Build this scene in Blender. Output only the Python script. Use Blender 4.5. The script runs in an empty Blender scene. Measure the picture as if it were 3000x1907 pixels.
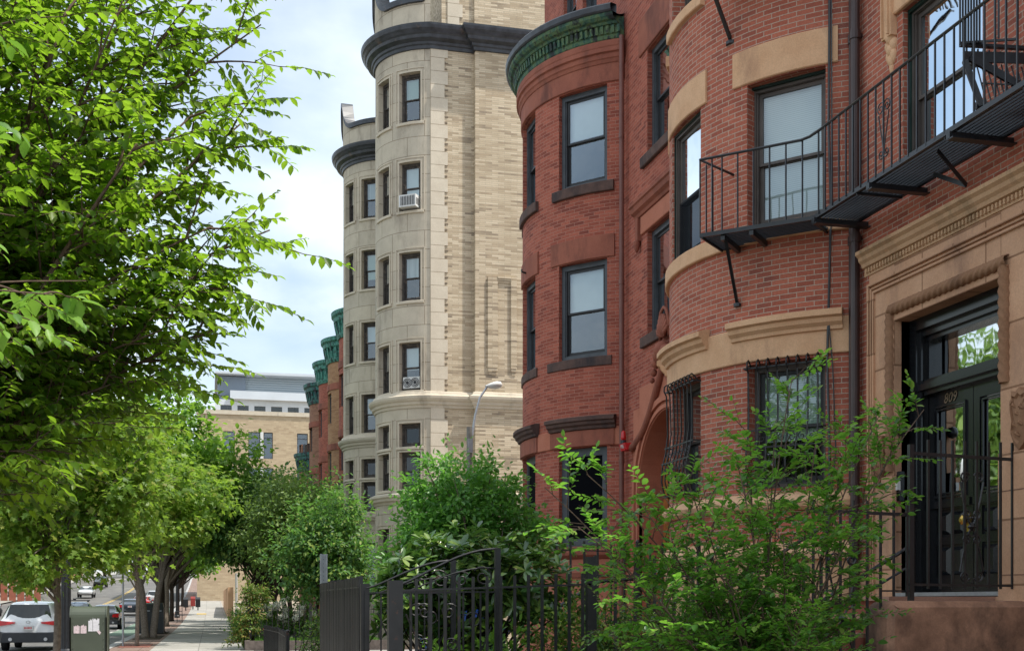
import bpy, math, random
import numpy as np
from mathutils import Vector, Matrix
R_ = math.radians
rnd = random.Random(7)
nr = np.random.default_rng(11)
SC = bpy.context.scene
CLOUD, SKYS, SUNE, SUNA, EXPO = 7.4, .108, 2.9, 1., .93
COL = SC.collection
# ---------------------------------------------------------------- helpers
def tag(o, label=None, cat=None, group=None, kind=None):
    if label: o['label'] = label
    if cat: o['category'] = cat
    if group: o['group'] = group
    if kind: o['kind'] = kind
    return o
def empty(name, loc, label, cat, group=None, rz=0):
    o = bpy.data.objects.new(name, None); COL.objects.link(o)
    o.location = loc; o.rotation_euler = (0, 0, rz); o.empty_display_size = .2
    return tag(o, label, cat, group)
def lerp(a, b, t): return a + (b - a) * t
class MB:
    def __init__(s): s.v = []; s.f = []; s.uv = []; s.mi = []; s.m = 0
    def face(s, pts, uv=None):
        n = len(s.v); s.v += [tuple(p) for p in pts]; s.f.append(tuple(range(n, n + len(pts))))
        s.uv.append(uv if uv else [(0, 0)] * len(pts)); s.mi.append(s.m)
    def hexa(s, c):   # c: 8 corners, bottom 0-3 then top 4-7
        n = len(s.v); s.v += [tuple(p) for p in c]
        for f in ((0, 3, 2, 1), (4, 5, 6, 7), (0, 1, 5, 4), (1, 2, 6, 5), (2, 3, 7, 6), (3, 0, 4, 7)):
            s.f.append(tuple(n + i for i in f))
            pa, pb, pd = [Vector(c[f[i]]) for i in (0, 1, 3)]
            w, h = (pb - pa).length, (pd - pa).length
            s.uv.append([(0, 0), (w, 0), (w, h), (0, h)]); s.mi.append(s.m)
    def box(s, x0, y0, z0, x1, y1, z1):
        s.hexa([(x0, y0, z0), (x1, y0, z0), (x1, y1, z0), (x0, y1, z0), (x0, y0, z1), (x1, y0, z1), (x1, y1, z1), (x0, y1, z1)])
    def bar(s, a, b, w, h=None, up=(0, 0, 1)):   # square bar from a to b
        h = h or w; a = Vector(a); b = Vector(b); d = (b - a)
        if d.length < 1e-6: return
        d.normalize(); u = Vector(up)
        if abs(d.dot(u)) > .98: u = Vector((1, 0, 0)) if abs(d.x) < .9 else Vector((0, 1, 0))
        r = d.cross(u).normalized(); u = r.cross(d)
        r *= w / 2; u *= h / 2
        s.hexa([a - r - u, a + r - u, a + r + u, a - r + u, b - r - u, b + r - u, b + r + u, b - r + u])
    def tube(s, pts, rad, n=6, cap=True):
        pts = [Vector(p) for p in pts]; k = len(pts)
        if k < 2: return
        rr = rad if isinstance(rad, (list, tuple)) else [rad] * k
        base = len(s.v); prev = None
        for i, p in enumerate(pts):
            d = (pts[min(i + 1, k - 1)] - pts[max(i - 1, 0)])
            if d.length < 1e-9: d = Vector((0, 0, 1))
            d.normalize()
            if prev is None:
                prev = Vector((0, 0, 1)) if abs(d.z) < .9 else Vector((1, 0, 0))
            r = d.cross(prev)
            if r.length < 1e-6: r = d.cross(Vector((0, 1, 0)))
            r.normalize(); prev = r.cross(d).normalized()
            for j in range(n):
                a = 2 * math.pi * j / n
                s.v.append(tuple(p + (r * math.cos(a) + prev * math.sin(a)) * rr[i]))
        for i in range(k - 1):
            for j in range(n):
                a = base + i * n + j; b = base + i * n + (j + 1) % n
                s.f.append((a, b, b + n, a + n)); s.uv.append([(0, 0)] * 4); s.mi.append(s.m)
        if cap:
            s.f.append(tuple(base + j for j in range(n))[::-1]); s.uv.append([(0, 0)] * n); s.mi.append(s.m)
            s.f.append(tuple(base + (k - 1) * n + j for j in range(n))); s.uv.append([(0, 0)] * n); s.mi.append(s.m)
    def lathe(s, c, prof, n=16, ax=2):   # prof: (radius, height)
        base = len(s.v)
        for r, h in prof:
            for j in range(n):
                a = 2 * math.pi * j / n
                if ax == 2: p = (c[0] + r * math.cos(a), c[1] + r * math.sin(a), c[2] + h)
                elif ax == 0: p = (c[0] + h, c[1] + r * math.cos(a), c[2] + r * math.sin(a))
                else: p = (c[0] + r * math.cos(a), c[1] + h, c[2] + r * math.sin(a))
                s.v.append(p)
        for i in range(len(prof) - 1):
            for j in range(n):
                a = base + i * n + j; b = base + i * n + (j + 1) % n
                s.f.append((a, b, b + n, a + n)); s.uv.append([(0, 0)] * 4); s.mi.append(s.m)
        s.f.append(tuple(base + j for j in range(n))[::-1]); s.uv.append([(0, 0)] * n); s.mi.append(s.m)
        s.f.append(tuple(base + (len(prof) - 1) * n + j for j in range(n))); s.uv.append([(0, 0)] * n); s.mi.append(s.m)
    def sweep(s, pts, prof, close=True, caps=True):
        """pts: plan polyline [(x,y)], outward = left-hand side of travel; prof: [(out,z)]"""
        P = [Vector(p) for p in pts]; n = len(P); sec = []; cum = 0; us = []
        for i in range(n):
            ds = []
            if i > 0: ds.append((P[i] - P[i - 1]).normalized())
            if i < n - 1: ds.append((P[i + 1] - P[i]).normalized())
            ns = [Vector((-d.y, d.x)) for d in ds]
            m = sum(ns, Vector((0, 0))); m.normalize()
            m = m / max(.35, m.dot(ns[0]))
            sec.append([(P[i].x + m.x * o, P[i].y + m.y * o, z) for o, z in prof])
            if i: cum += (P[i] - P[i - 1]).length
            us.append(cum)
        k = len(prof); per = [0]
        for i in range(k):
            a, b = prof[i], prof[(i + 1) % k]; per.append(per[-1] + math.hypot(b[0] - a[0], b[1] - a[1]))
        for i in range(n - 1):
            for j in range(k if close else k - 1):
                j2 = (j + 1) % k
                s.face([sec[i][j], sec[i + 1][j], sec[i + 1][j2], sec[i][j2]], [(us[i], per[j]), (us[i + 1], per[j]), (us[i + 1], per[j + 1]), (us[i], per[j + 1])])
        if caps and close:
            s.face(sec[0][::-1], [(o, z) for o, z in prof][::-1]); s.face(sec[-1], [(o, z) for o, z in prof])
    def build(s, name, mats, parent=None, smooth=False, label=None, merge=False):
        me = bpy.data.meshes.new(name)
        me.from_pydata(s.v, [], s.f)
        uvl = me.uv_layers.new(name='UVMap')
        flat = [c for u in s.uv for p in u for c in p]
        uvl.data.foreach_set('uv', flat)
        if not isinstance(mats, (list, tuple)): mats = [mats]
        for m in mats: me.materials.append(m)
        if len(mats) > 1: me.polygons.foreach_set('material_index', s.mi)
        if smooth: me.polygons.foreach_set('use_smooth', [True] * len(s.f))
        me.update()
        o = bpy.data.objects.new(name, me); COL.objects.link(o)
        if parent is not None:
            o.parent = parent; me.transform(world_of(parent).inverted())
        if label: o['label'] = label
        return o
def world_of(o):
    m = Matrix.Identity(4)
    while o is not None:
        m = Matrix.Translation(o.location) @ o.rotation_euler.to_matrix().to_4x4() @ m; o = o.parent
    return m
def copy_tree(o, parent=None):
    c = o.copy(); COL.objects.link(c); c.parent = parent
    for ch in list(o.children): copy_tree(ch, c)
    return c
# ---------------------------------------------------------------- materials
def newmat(name):
    m = bpy.data.materials.new(name); m.use_nodes = True; m.node_tree.nodes.clear(); return m, m.node_tree
def N(t, typ, **kw):
    n = t.nodes.new(typ)
    for k, v in kw.items():
        if k.startswith('i_'):
            key = k[2:].replace('_', ' ')
            n.inputs[key].default_value = v
        else: setattr(n, k, v)
    return n
def c4(c): return (c[0], c[1], c[2], 1)
def ramp(t, stops):
    n = t.nodes.new('ShaderNodeValToRGB'); e = n.color_ramp.elements
    while len(e) < len(stops): e.new(.5)
    for i, (p, c) in enumerate(stops): e[i].position = p; e[i].color = c4(c) if not isinstance(c, (int, float)) else (c, c, c, 1)
    return n
def mixc(t, fac, a, b, mode='MIX'):
    n = t.nodes.new('ShaderNodeMix'); n.data_type = 'RGBA'; n.blend_type = mode
    for sock, val in ((n.inputs[0], fac), (n.inputs[6], a), (n.inputs[7], b)):
        if isinstance(val, bpy.types.NodeSocket): t.links.new(val, sock)
        elif isinstance(val, (int, float)): sock.default_value = val
        else: sock.default_value = c4(val)
    return n.outputs[2]
def finish(t, col, rough=.7, spec=.3, metal=0, bump=None, bstr=.3, bdist=.01):
    b = N(t, 'ShaderNodeBsdfPrincipled'); o = N(t, 'ShaderNodeOutputMaterial')
    if isinstance(col, bpy.types.NodeSocket): t.links.new(col, b.inputs['Base Color'])
    else: b.inputs['Base Color'].default_value = c4(col)
    if isinstance(rough, bpy.types.NodeSocket): t.links.new(rough, b.inputs['Roughness'])
    else: b.inputs['Roughness'].default_value = rough
    b.inputs['Specular IOR Level'].default_value = spec; b.inputs['Metallic'].default_value = metal
    if bump is not None:
        bn = N(t, 'ShaderNodeBump'); bn.inputs['Strength'].default_value = bstr; bn.inputs['Distance'].default_value = bdist
        t.links.new(bump, bn.inputs['Height']); t.links.new(bn.outputs[0], b.inputs['Normal'])
    t.links.new(b.outputs[0], o.inputs[0]); return b
def noise(t, vec, scale, detail=4, rough=.55, stretch=None):
    n = N(t, 'ShaderNodeTexNoise'); n.inputs['Scale'].default_value = scale; n.inputs['Detail'].default_value = detail
    n.inputs['Roughness'].default_value = rough
    if stretch:
        mp = N(t, 'ShaderNodeMapping'); mp.inputs['Scale'].default_value = stretch
        t.links.new(vec, mp.inputs[0]); vec = mp.outputs[0]
    t.links.new(vec, n.inputs['Vector']); return n.outputs['Fac']
def simple(name, col, rough=.6, spec=.3, metal=0, var=.15, scale=6, bump=0, dirt=None):
    m, t = newmat(name); g = N(t, 'ShaderNodeNewGeometry').outputs['Position']
    f = noise(t, g, scale, 5)
    lo = [c * (1 - var) for c in col]; hi = [min(1, c * (1 + var)) for c in col]
    r = ramp(t, [(.3, lo), (.7, hi)]); t.links.new(f, r.inputs[0]); c = r.outputs[0]
    if dirt:
        f2 = noise(t, g, dirt[1], 6, .65); r2 = ramp(t, [(dirt[2], 0.), (dirt[2] + .12, 1.)]); t.links.new(f2, r2.inputs[0])
        c = mixc(t, r2.outputs[0], c, dirt[0])
    finish(t, c, rough, spec, metal, f if bump else None, bump or .1); return m
def brick_mat(name, c1, c2, mortar, w=.216, h=.0635, ms=.006, dark=(.1, .03, .02), darkamt=.5, stain=(.1, .05, .04), stamt=.35, bias=0., tone=None):
    m, t = newmat(name)
    uv = N(t, 'ShaderNodeUVMap').outputs[0]; g = N(t, 'ShaderNodeNewGeometry').outputs['Position']
    def bt(a, b, mo, off=0):
        n = N(t, 'ShaderNodeTexBrick'); n.offset = .5
        n.inputs['Scale'].default_value = 1; n.inputs['Mortar Size'].default_value = ms; n.inputs['Mortar Smooth'].default_value = .25
        n.inputs['Bias'].default_value = off; n.inputs['Brick Width'].default_value = w; n.inputs['Row Height'].default_value = h
        n.inputs['Color1'].default_value = c4(a); n.inputs['Color2'].default_value = c4(b); n.inputs['Mortar'].default_value = c4(mo)
        t.links.new(uv, n.inputs['Vector']); return n
    n1 = bt(c1, c2, mortar, bias)
    n2 = bt((0, 0, 0), (1, 1, 1), (0, 0, 0))          # random value for each brick
    n2.inputs['Bias'].default_value = 0
    r = ramp(t, [(.68, 0.), (.92, 1.)]); t.links.new(n2.outputs[0], r.inputs[0])
    f = noise(t, g, 1.1, 4, .6); rf = ramp(t, [(.42, 0.), (.65, 1.)]); t.links.new(f, rf.inputs[0])
    mu = N(t, 'ShaderNodeMath', operation='MULTIPLY'); t.links.new(r.outputs[0], mu.inputs[0]); t.links.new(rf.outputs[0], mu.inputs[1])
    mu2 = N(t, 'ShaderNodeMath', operation='MULTIPLY'); t.links.new(mu.outputs[0], mu2.inputs[0]); mu2.inputs[1].default_value = darkamt
    c = mixc(t, mu2.outputs[0], n1.outputs[0], dark)
    f2 = noise(t, g, .55, 6, .68, (1, 1, .45)); r2 = ramp(t, [(.5, 0.), (.75, stamt)]); t.links.new(f2, r2.inputs[0])
    c = mixc(t, r2.outputs[0], c, stain)
    f3 = noise(t, g, 45, 3, .6); r3 = ramp(t, [(.3, (.82, .82, .82)), (.7, (1.12, 1.12, 1.12))]); t.links.new(f3, r3.inputs[0])
    c = mixc(t, 1., c, r3.outputs[0], 'MULTIPLY')
    inv = N(t, 'ShaderNodeMath', operation='SUBTRACT'); inv.inputs[0].default_value = 1; t.links.new(n1.outputs['Fac'], inv.inputs[1])
    ad = N(t, 'ShaderNodeMath', operation='ADD'); t.links.new(inv.outputs[0], ad.inputs[0])
    m3 = N(t, 'ShaderNodeMath', operation='MULTIPLY'); t.links.new(f3, m3.inputs[0]); m3.inputs[1].default_value = .5; t.links.new(m3.outputs[0], ad.inputs[1])
    finish(t, c, .85, .2, 0, ad.outputs[0], .5, .006); return m
def stone_mat(name, a, b, stain, joints=None, stth=.58, rough=.8, bump=.25, scale=2.2, streak=.35):
    m, t = newmat(name)
    uv = N(t, 'ShaderNodeUVMap').outputs[0]; g = N(t, 'ShaderNodeNewGeometry').outputs['Position']
    f = noise(t, g, scale, 6, .6); r = ramp(t, [(.3, a), (.7, b)]); t.links.new(f, r.inputs[0]); c = r.outputs[0]
    f2 = noise(t, g, 1.3, 6, .7, (1, 1, streak)); r2 = ramp(t, [(stth, 0.), (stth + .17, .8)]); t.links.new(f2, r2.inputs[0])
    c = mixc(t, r2.outputs[0], c, stain)
    f3 = noise(t, g, 60, 3, .6); r3 = ramp(t, [(.3, (.88, .88, .88)), (.7, (1.08, 1.08, 1.08))]); t.links.new(f3, r3.inputs[0])
    c = mixc(t, 1., c, r3.outputs[0], 'MULTIPLY'); h = f3
    if joints:
        n = N(t, 'ShaderNodeTexBrick'); n.offset = joints[2] if len(joints) > 2 else .5
        n.inputs['Scale'].default_value = 1; n.inputs['Mortar Size'].default_value = .012; n.inputs['Mortar Smooth'].default_value = .2
        n.inputs['Brick Width'].default_value = joints[0]; n.inputs['Row Height'].default_value = joints[1]
        n.inputs['Color1'].default_value = (.9, .9, .9, 1); n.inputs['Color2'].default_value = (1.06, 1.05, 1.03, 1); n.inputs['Mortar'].default_value = (.5, .46, .42, 1)
        t.links.new(uv, n.inputs['Vector']); c = mixc(t, 1., c, n.outputs[0], 'MULTIPLY')
        iv = N(t, 'ShaderNodeMath', operation='SUBTRACT'); iv.inputs[0].default_value = 1; t.links.new(n.outputs['Fac'], iv.inputs[1])
        mm = N(t, 'ShaderNodeMath', operation='MULTIPLY_ADD'); t.links.new(f3, mm.inputs[0]); mm.inputs[1].default_value = .15; t.links.new(iv.outputs[0], mm.inputs[2]); h = mm.outputs[0]
    finish(t, c, rough, .2, 0, h, bump, .008); return m
def leaf_mat(name, cols, trans, tamt=.4, rough=.42, spec=.35):
    m, t = newmat(name)
    g = N(t, 'ShaderNodeNewGeometry')
    r = ramp(t, [(i / (len(cols) - 1), c) for i, c in enumerate(cols)]); t.links.new(g.outputs['Random Per Island'], r.inputs[0])
    f = noise(t, g.outputs['Position'], .9, 3); r2 = ramp(t, [(.3, (.78, .82, .75)), (.7, (1.2, 1.16, 1.1))]); t.links.new(f, r2.inputs[0])
    c = mixc(t, 1., r.outputs[0], r2.outputs[0], 'MULTIPLY')
    b = N(t, 'ShaderNodeBsdfPrincipled'); t.links.new(c, b.inputs['Base Color']); b.inputs['Roughness'].default_value = rough; b.inputs['Specular IOR Level'].default_value = spec
    tr = N(t, 'ShaderNodeBsdfTranslucent'); ct = mixc(t, 1., r2.outputs[0], trans, 'MULTIPLY'); t.links.new(ct, tr.inputs[0])
    mx = N(t, 'ShaderNodeMixShader'); mx.inputs[0].default_value = tamt
    t.links.new(b.outputs[0], mx.inputs[1]); t.links.new(tr.outputs[0], mx.inputs[2])
    o = N(t, 'ShaderNodeOutputMaterial'); t.links.new(mx.outputs[0], o.inputs[0]); return m
def glass_mat(name, tint=(.75, .8, .8), base=.1, mul=1.6, rough=.02):
    m, t = newmat(name)
    fr = N(t, 'ShaderNodeFresnel'); fr.inputs[0].default_value = 1.5
    ma = N(t, 'ShaderNodeMath', operation='MULTIPLY_ADD', use_clamp=True); t.links.new(fr.outputs[0], ma.inputs[0]); ma.inputs[1].default_value = mul; ma.inputs[2].default_value = base
    tr = N(t, 'ShaderNodeBsdfTransparent'); tr.inputs[0].default_value = c4(tint)
    gl = N(t, 'ShaderNodeBsdfGlossy'); gl.inputs['Roughness'].default_value = rough; gl.inputs[0].default_value = (.85, .92, .97, 1)
    g = N(t, 'ShaderNodeNewGeometry').outputs['Position']; f = noise(t, g, 1.7, 2)
    bn = N(t, 'ShaderNodeBump'); bn.inputs['Strength'].default_value = .12; bn.inputs['Distance'].default_value = .03; t.links.new(f, bn.inputs['Height']); t.links.new(bn.outputs[0], gl.inputs['Normal'])
    mx = N(t, 'ShaderNodeMixShader'); t.links.new(ma.outputs[0], mx.inputs[0]); t.links.new(tr.outputs[0], mx.inputs[1]); t.links.new(gl.outputs[0], mx.inputs[2])
    o = N(t, 'ShaderNodeOutputMaterial'); t.links.new(mx.outputs[0], o.inputs[0]); return m
M = {}
M['brickA'] = brick_mat('brick_near', (.46, .145, .092), (.34, .095, .06), (.44, .34, .27), dark=(.2, .075, .06), darkamt=.75, stain=(.27, .10, .07), stamt=.4)
M['brickB'] = brick_mat('brick_red', (.42, .125, .082), (.26, .068, .046), (.40, .2, .15), ms=.0055, dark=(.17, .055, .045), darkamt=.55, stain=(.25, .075, .052), stamt=.35)
M['brickT'] = brick_mat('brick_tan_turret', (.45, .25, .13), (.36, .18, .09), (.3, .2, .13), w=.3, h=.08, ms=.01, dark=(.2, .1, .06), stain=(.22, .12, .08))
M['brickU'] = brick_mat('brick_brown_turret', (.33, .17, .11), (.26, .12, .08), (.25, .15, .1), w=.3, h=.08, ms=.01)
M['roman'] = brick_mat('roman_brick', (.64, .53, .38), (.42, .32, .21), (.36, .31, .24), w=.46, h=.068, ms=.006, dark=(.22, .175, .13), darkamt=.95, stain=(.36, .28, .18), stamt=.45)
M['romanM'] = brick_mat('modern_brick', (.52, .41, .27), (.42, .32, .21), (.4, .32, .23), w=.6, h=.2, ms=.012, dark=(.36, .26, .16), darkamt=.6, stain=(.35, .27, .18), stamt=.3)
M['lime'] = stone_mat('limestone', (.48, .42, .33), (.57, .505, .40), (.29, .245, .195), joints=(1.3, .66), stth=.53)
M['limeq'] = stone_mat('limestone_quoin', (.58, .50, .39), (.66, .58, .46), (.46, .37, .27), joints=(3, .47, 0), stth=.62)
M['limet'] = stone_mat('limestone_trim', (.52, .45, .35), (.6, .53, .42), (.28, .24, .19), stth=.57)
M['tan'] = stone_mat('tan_sandstone', (.60, .35, .2), (.69, .43, .26), (.36, .2, .125), stth=.54, scale=3)
M['entr'] = stone_mat('entrance_sandstone', (.52, .29, .175), (.62, .37, .235), (.33, .19, .13), joints=(1.1, .62), stth=.52, scale=2.6)
M['entr_corn'] = stone_mat('weathered_entrance_cornice', (.47, .28, .16), (.54, .34, .2), (.2, .14, .08), stth=.5, scale=3)
M['brown'] = stone_mat('brownstone', (.25, .085, .058), (.35, .125, .082), (.12, .05, .04), stth=.5, scale=2)
M['brownlt'] = stone_mat('brownstone_light', (.42, .15, .092), (.48, .185, .12), (.24, .085, .06), stth=.6, scale=2)
M['sill'] = stone_mat('weathered_sill', (.075, .05, .045), (.14, .085, .07), (.03, .03, .035), stth=.5, scale=5)
M['cheek'] = stone_mat('stained_brownstone', (.15, .08, .052), (.42, .23, .15), (.04, .03, .026), stth=.46, scale=3.2, streak=.6)
def copper(name, a, b, dk):
    m, t = newmat(name); g = N(t, 'ShaderNodeNewGeometry').outputs['Position']
    f = noise(t, g, 3.5, 6, .7, (1, 1, .5)); r = ramp(t, [(.40, dk), (.48, a), (.54, b), (.60, dk)]); t.links.new(f, r.inputs[0])
    finish(t, r.outputs[0], .6, .3, .1, f, .2); return m
M['copper'] = copper('copper_patina', (.035, .10, .07), (.10, .16, .07), (.02, .027, .027))
M['copperT'] = copper('turquoise_patina', (.045, .2, .155), (.1, .3, .24), (.02, .045, .042))
M['copperD'] = copper('dark_patina', (.05, .2, .17), (.03, .05, .055), (.03, .03, .035))
M['bronze'] = simple('dark_bronze_cornice', (.032, .036, .045), .42, .5, 0, .5, 4, dirt=((.12, .085, .065), 2.2, .6))
M['iron'] = simple('black_iron', (.011, .012, .015), .36, .55, 0, .4, 12)
M['ironrust'] = simple('rusting_black_iron', (.009, .009, .01), .42, .5, 0, .4, 12, dirt=((.09, .035, .018), 9, .62))
M['frameD'] = simple('charcoal_window_frame', (.062, .072, .082), .42, .4, 0, .25, 5)
M['frameS'] = simple('window_sash', (.018, .018, .02), .4, .4, 0, .2, 5)
M['frameA'] = simple('bronze_window_frame', (.085, .07, .062), .45, .4, 0, .2, 5)
M['green'] = simple('dark_green_trim', (.006, .028, .022), .35, .5, 0, .3, 5)
M['frameL'] = simple('worn_window_frame', (.06, .052, .046), .6, .3, 0, .5, 8, dirt=((.17, .13, .1), 6, .56))
M['door'] = simple('black_door_paint', (.009, .010, .012), .22, .55, 0, .2, 4)
M['glass'] = glass_mat('window_glass', (.72, .8, .8), .1, 1.35)
M['glassd'] = glass_mat('dark_window_glass', (.3, .34, .33), .03, .8)
M['screen'] = simple('insect_screen', (.004, .0045, .006), .9, .05, 0, .1, 40)
def blind_mat(name, col, slat=.025, em=None):
    m, t = newmat(name); g = N(t, 'ShaderNodeNewGeometry').outputs['Position']
    sp = N(t, 'ShaderNodeSeparateXYZ'); t.links.new(g, sp.inputs[0])
    a = N(t, 'ShaderNodeMath', operation='MULTIPLY'); t.links.new(sp.outputs[2], a.inputs[0]); a.inputs[1].default_value = 2 * math.pi / slat
    b = N(t, 'ShaderNodeMath', operation='SINE'); t.links.new(a.outputs[0], b.inputs[0])
    r = ramp(t, [(0., [c * .72 for c in col]), (.45, col)]); 
    mm = N(t, 'ShaderNodeMath', operation='MULTIPLY_ADD'); t.links.new(b.outputs[0], mm.inputs[0]); mm.inputs[1].default_value = .5; mm.inputs[2].default_value = .5; t.links.new(mm.outputs[0], r.inputs[0])
    finish(t, r.outputs[0], .6, .2); return m
M['blind'] = blind_mat('venetian_blind', (.78, .8, .8))
M['blindg'] = blind_mat('pale_green_blind', (.5, .6, .5), .03)
M['shade'] = simple('roller_shade', (.72, .75, .76), .8, .1, 0, .04, 3)
def curtain_mat(name, a, b):
    m, t = newmat(name); g = N(t, 'ShaderNodeNewGeometry').outputs['Position']
    f = noise(t, g, 7, 2, .5, (1, 1, .03)); r = ramp(t, [(.35, a), (.65, b)]); t.links.new(f, r.inputs[0]); finish(t, r.outputs[0], .85, .1, 0, f, .6, .05); return m
M['curt'] = curtain_mat('curtain', (.42, .43, .42), (.7, .7, .68))
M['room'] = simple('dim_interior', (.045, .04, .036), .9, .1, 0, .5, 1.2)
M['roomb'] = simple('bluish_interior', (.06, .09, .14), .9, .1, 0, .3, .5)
M['asphalt'] = simple('asphalt', (.13, .125, .12), .85, .2, 0, .18, 14, bump=.2, dirt=((.19, .18, .165), .35, .5))
M['conc'] = simple('concrete_base', (.33, .31, .28), .85, .2, 0, .12, 3, bump=.1)
M['kerb'] = simple('granite_kerb', (.36, .35, .34), .8, .2, 0, .2, 20)
M['soil'] = simple('soil', (.06, .045, .032), .95, .1, 0, .4, 8, bump=.5)
M['bark'] = simple('bark_brown', (.11, .075, .055), .9, .15, 0, .4, 22, bump=.6)
M['barkg'] = simple('bark_grey', (.19, .155, .125), .9, .15, 0, .35, 18, bump=.6)
M['barkd'] = simple('bark_dark', (.05, .036, .028), .9, .15, 0, .4, 18, bump=.6)
M['steel'] = simple('galvanised_steel', (.36, .38, .4), .45, .4, .5, .15, 9)
M['white'] = simple('white_plastic', (.62, .62, .6), .5, .3, 0, .08, 12, dirt=((.3, .29, .27), 9, .66))
M['mail'] = simple('olive_green_paint', (.075, .088, .062), .38, .45, 0, .12, 3, dirt=((.13, .14, .11), 2.4, .62))
M['paper'] = simple('torn_paper', (.72, .7, .72), .9, .1, 0, .12, 25)
M['paperp'] = simple('pinkish_paper', (.68, .55, .56), .9, .1, 0, .2, 45)
M['blue'] = simple('blue_plastic', (.004, .04, .22), .5, .4, 0, .15, 4)
M['red'] = simple('red_paint', (.55, .02, .025), .35, .5, 0, .08, 5)
M['redglass'] = simple('red_lens', (.5, .012, .015), .2, .6, 0, .08, 5)
M['pipeb'] = simple('brown_downpipe', (.17, .066, .05), .4, .45, 0, .15, 4)
M['piped'] = simple('dark_brown_downpipe', (.042, .022, .02), .34, .5, 0, .2, 4)
M['brass'] = simple('brass', (.62, .4, .1), .25, .5, .9, .1, 9)
M['wood'] = simple('varnished_wood', (.36, .13, .035), .4, .4, 0, .3, 9)
M['oldiron_green'] = simple('aged_green_iron', (.05, .05, .045), .5, .4, 0, .3, 9)
# ---------------------------------------------------------------- facades
class Path:
    """plan line; outward is left of travel; made of straight runs and arcs"""
    def __init__(s): s.seg = []; s.len = 0
    def line(s, a, b):
        L = math.hypot(b[0] - a[0], b[1] - a[1]); s.seg.append(('l', s.len, L, a, b)); s.len += L; return s
    def arc(s, c, R, t0, t1):     # angles measured from -X, positive towards +Y
        L = R * abs(t1 - t0); s.seg.append(('a', s.len, L, c, R, t0, t1)); s.len += L; return s
    def pt(s, q, out=0):
        for g in s.seg:
            if q <= g[1] + g[2] + 1e-6 or g is s.seg[-1]:
                if g[0] == 'l':
                    t = (q - g[1]) / g[2]; d = ((g[4][0] - g[3][0]) / g[2], (g[4][1] - g[3][1]) / g[2])
                    return (g[3][0] + d[0] * g[2] * t - d[1] * out, g[3][1] + d[1] * g[2] * t + d[0] * out)
                th = g[5] + (q - g[1]) / g[4]
                return (g[3][0] - math.cos(th) * (g[4] + out), g[3][1] + math.sin(th) * (g[4] + out))
    def brk(s, a, b, step=.22):
        r = {a, b}
        for g in s.seg:
            for q in (g[1], g[1] + g[2]):
                if a < q < b: r.add(q)
            if g[0] == 'a':
                n = max(1, int(g[2] / step))
                for i in range(n + 1):
                    q = g[1] + g[2] * i / n
                    if a + .02 < q < b - .02: r.add(q)
        return sorted(r)
    def poly(s, a, b, step=.22): return [s.pt(q) for q in s.brk(a, b, step)]
def bay_path(x0, y0, yj, R, beta, y1, start=None, extra=None):
    p = Path()
    if start: p.line(start, (x0, y0))
    if yj > y0 + .01: p.line((x0, y0), (x0, yj))
    cx = x0 + R * math.cos(beta); cy = yj + R * math.sin(beta)
    p.sa = p.len; p.arc((cx, cy), R, -beta, beta); p.sb = p.len; p.R = R; p.beta = beta
    ye = yj + 2 * R * math.sin(beta)
    if extra:
        yj2 = extra; p.line((x0, ye), (x0, yj2)); p.sa2 = p.len
        p.arc((cx, yj2 + R * math.sin(beta)), R, -beta, beta); p.sb2 = p.len; ye = yj2 + 2 * R * math.sin(beta)
    p.line((x0, ye), (x0, y1)); return p
def ang(p, deg, second=False): return (p.sa2 if second else p.sa) + (R_(deg) + p.beta) * p.R
def wall(mb, path, s0, s1, z0, z1, ops=(), depth=.3, out=0):
    S = set(path.brk(s0, s1)); Z = {z0, z1}
    for (a, b, c, d) in ops:
        for q in (a, b):
            if s0 < q < s1: S = {x for x in S if abs(x - q) > .03 or x in (s0, s1)}
        S |= {a, b}; Z |= {max(c, z0), min(d, z1)}
    S = sorted(q for q in S if s0 - 1e-6 <= q <= s1 + 1e-6); Z = sorted(Z)
    for i in range(len(S) - 1):
        a, b = S[i], S[i + 1]; m = (a + b) / 2; p, q = path.pt(a, out), path.pt(b, out)
        # keep the normal of the run the cell lies in at corners
        p = path.pt(a + 1e-4, out); q = path.pt(b - 1e-4, out)
        run = None
        for j in range(len(Z) - 1):
            zm = (Z[j] + Z[j + 1]) / 2
            if any(o[0] < m < o[1] and o[2] < zm < o[3] for o in ops):
                continue
            mb.face([(p[0], p[1], Z[j]), (q[0], q[1], Z[j]), (q[0], q[1], Z[j + 1]), (p[0], p[1], Z[j + 1])], [(a, Z[j]), (b, Z[j]), (b, Z[j + 1]), (a, Z[j + 1])])
    for (a, b, c, d) in ops:
        for q in (a, b):
            if s0 <= q <= s1:
                p0, p1 = path.pt(q, out), path.pt(q, -depth)
                mb.face([(p0[0], p0[1], c), (p1[0], p1[1], c), (p1[0], p1[1], d), (p0[0], p0[1], d)], [(0.1, c), (.1 + depth, c), (.1 + depth, d), (.1, d)])
        B = path.brk(a, b)
        for i in range(len(B) - 1):
            pa, pb, qa, qb = path.pt(B[i] + 1e-4, out), path.pt(B[i + 1] - 1e-4, out), path.pt(B[i] + 1e-4, -depth), path.pt(B[i + 1] - 1e-4, -depth)
            for z in (c, d):
                mb.face([(pa[0], pa[1], z), (pb[0], pb[1], z), (qb[0], qb[1], z), (qa[0], qa[1], z)], [(B[i], 0), (B[i + 1], 0), (B[i + 1], depth), (B[i], depth)])
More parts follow.
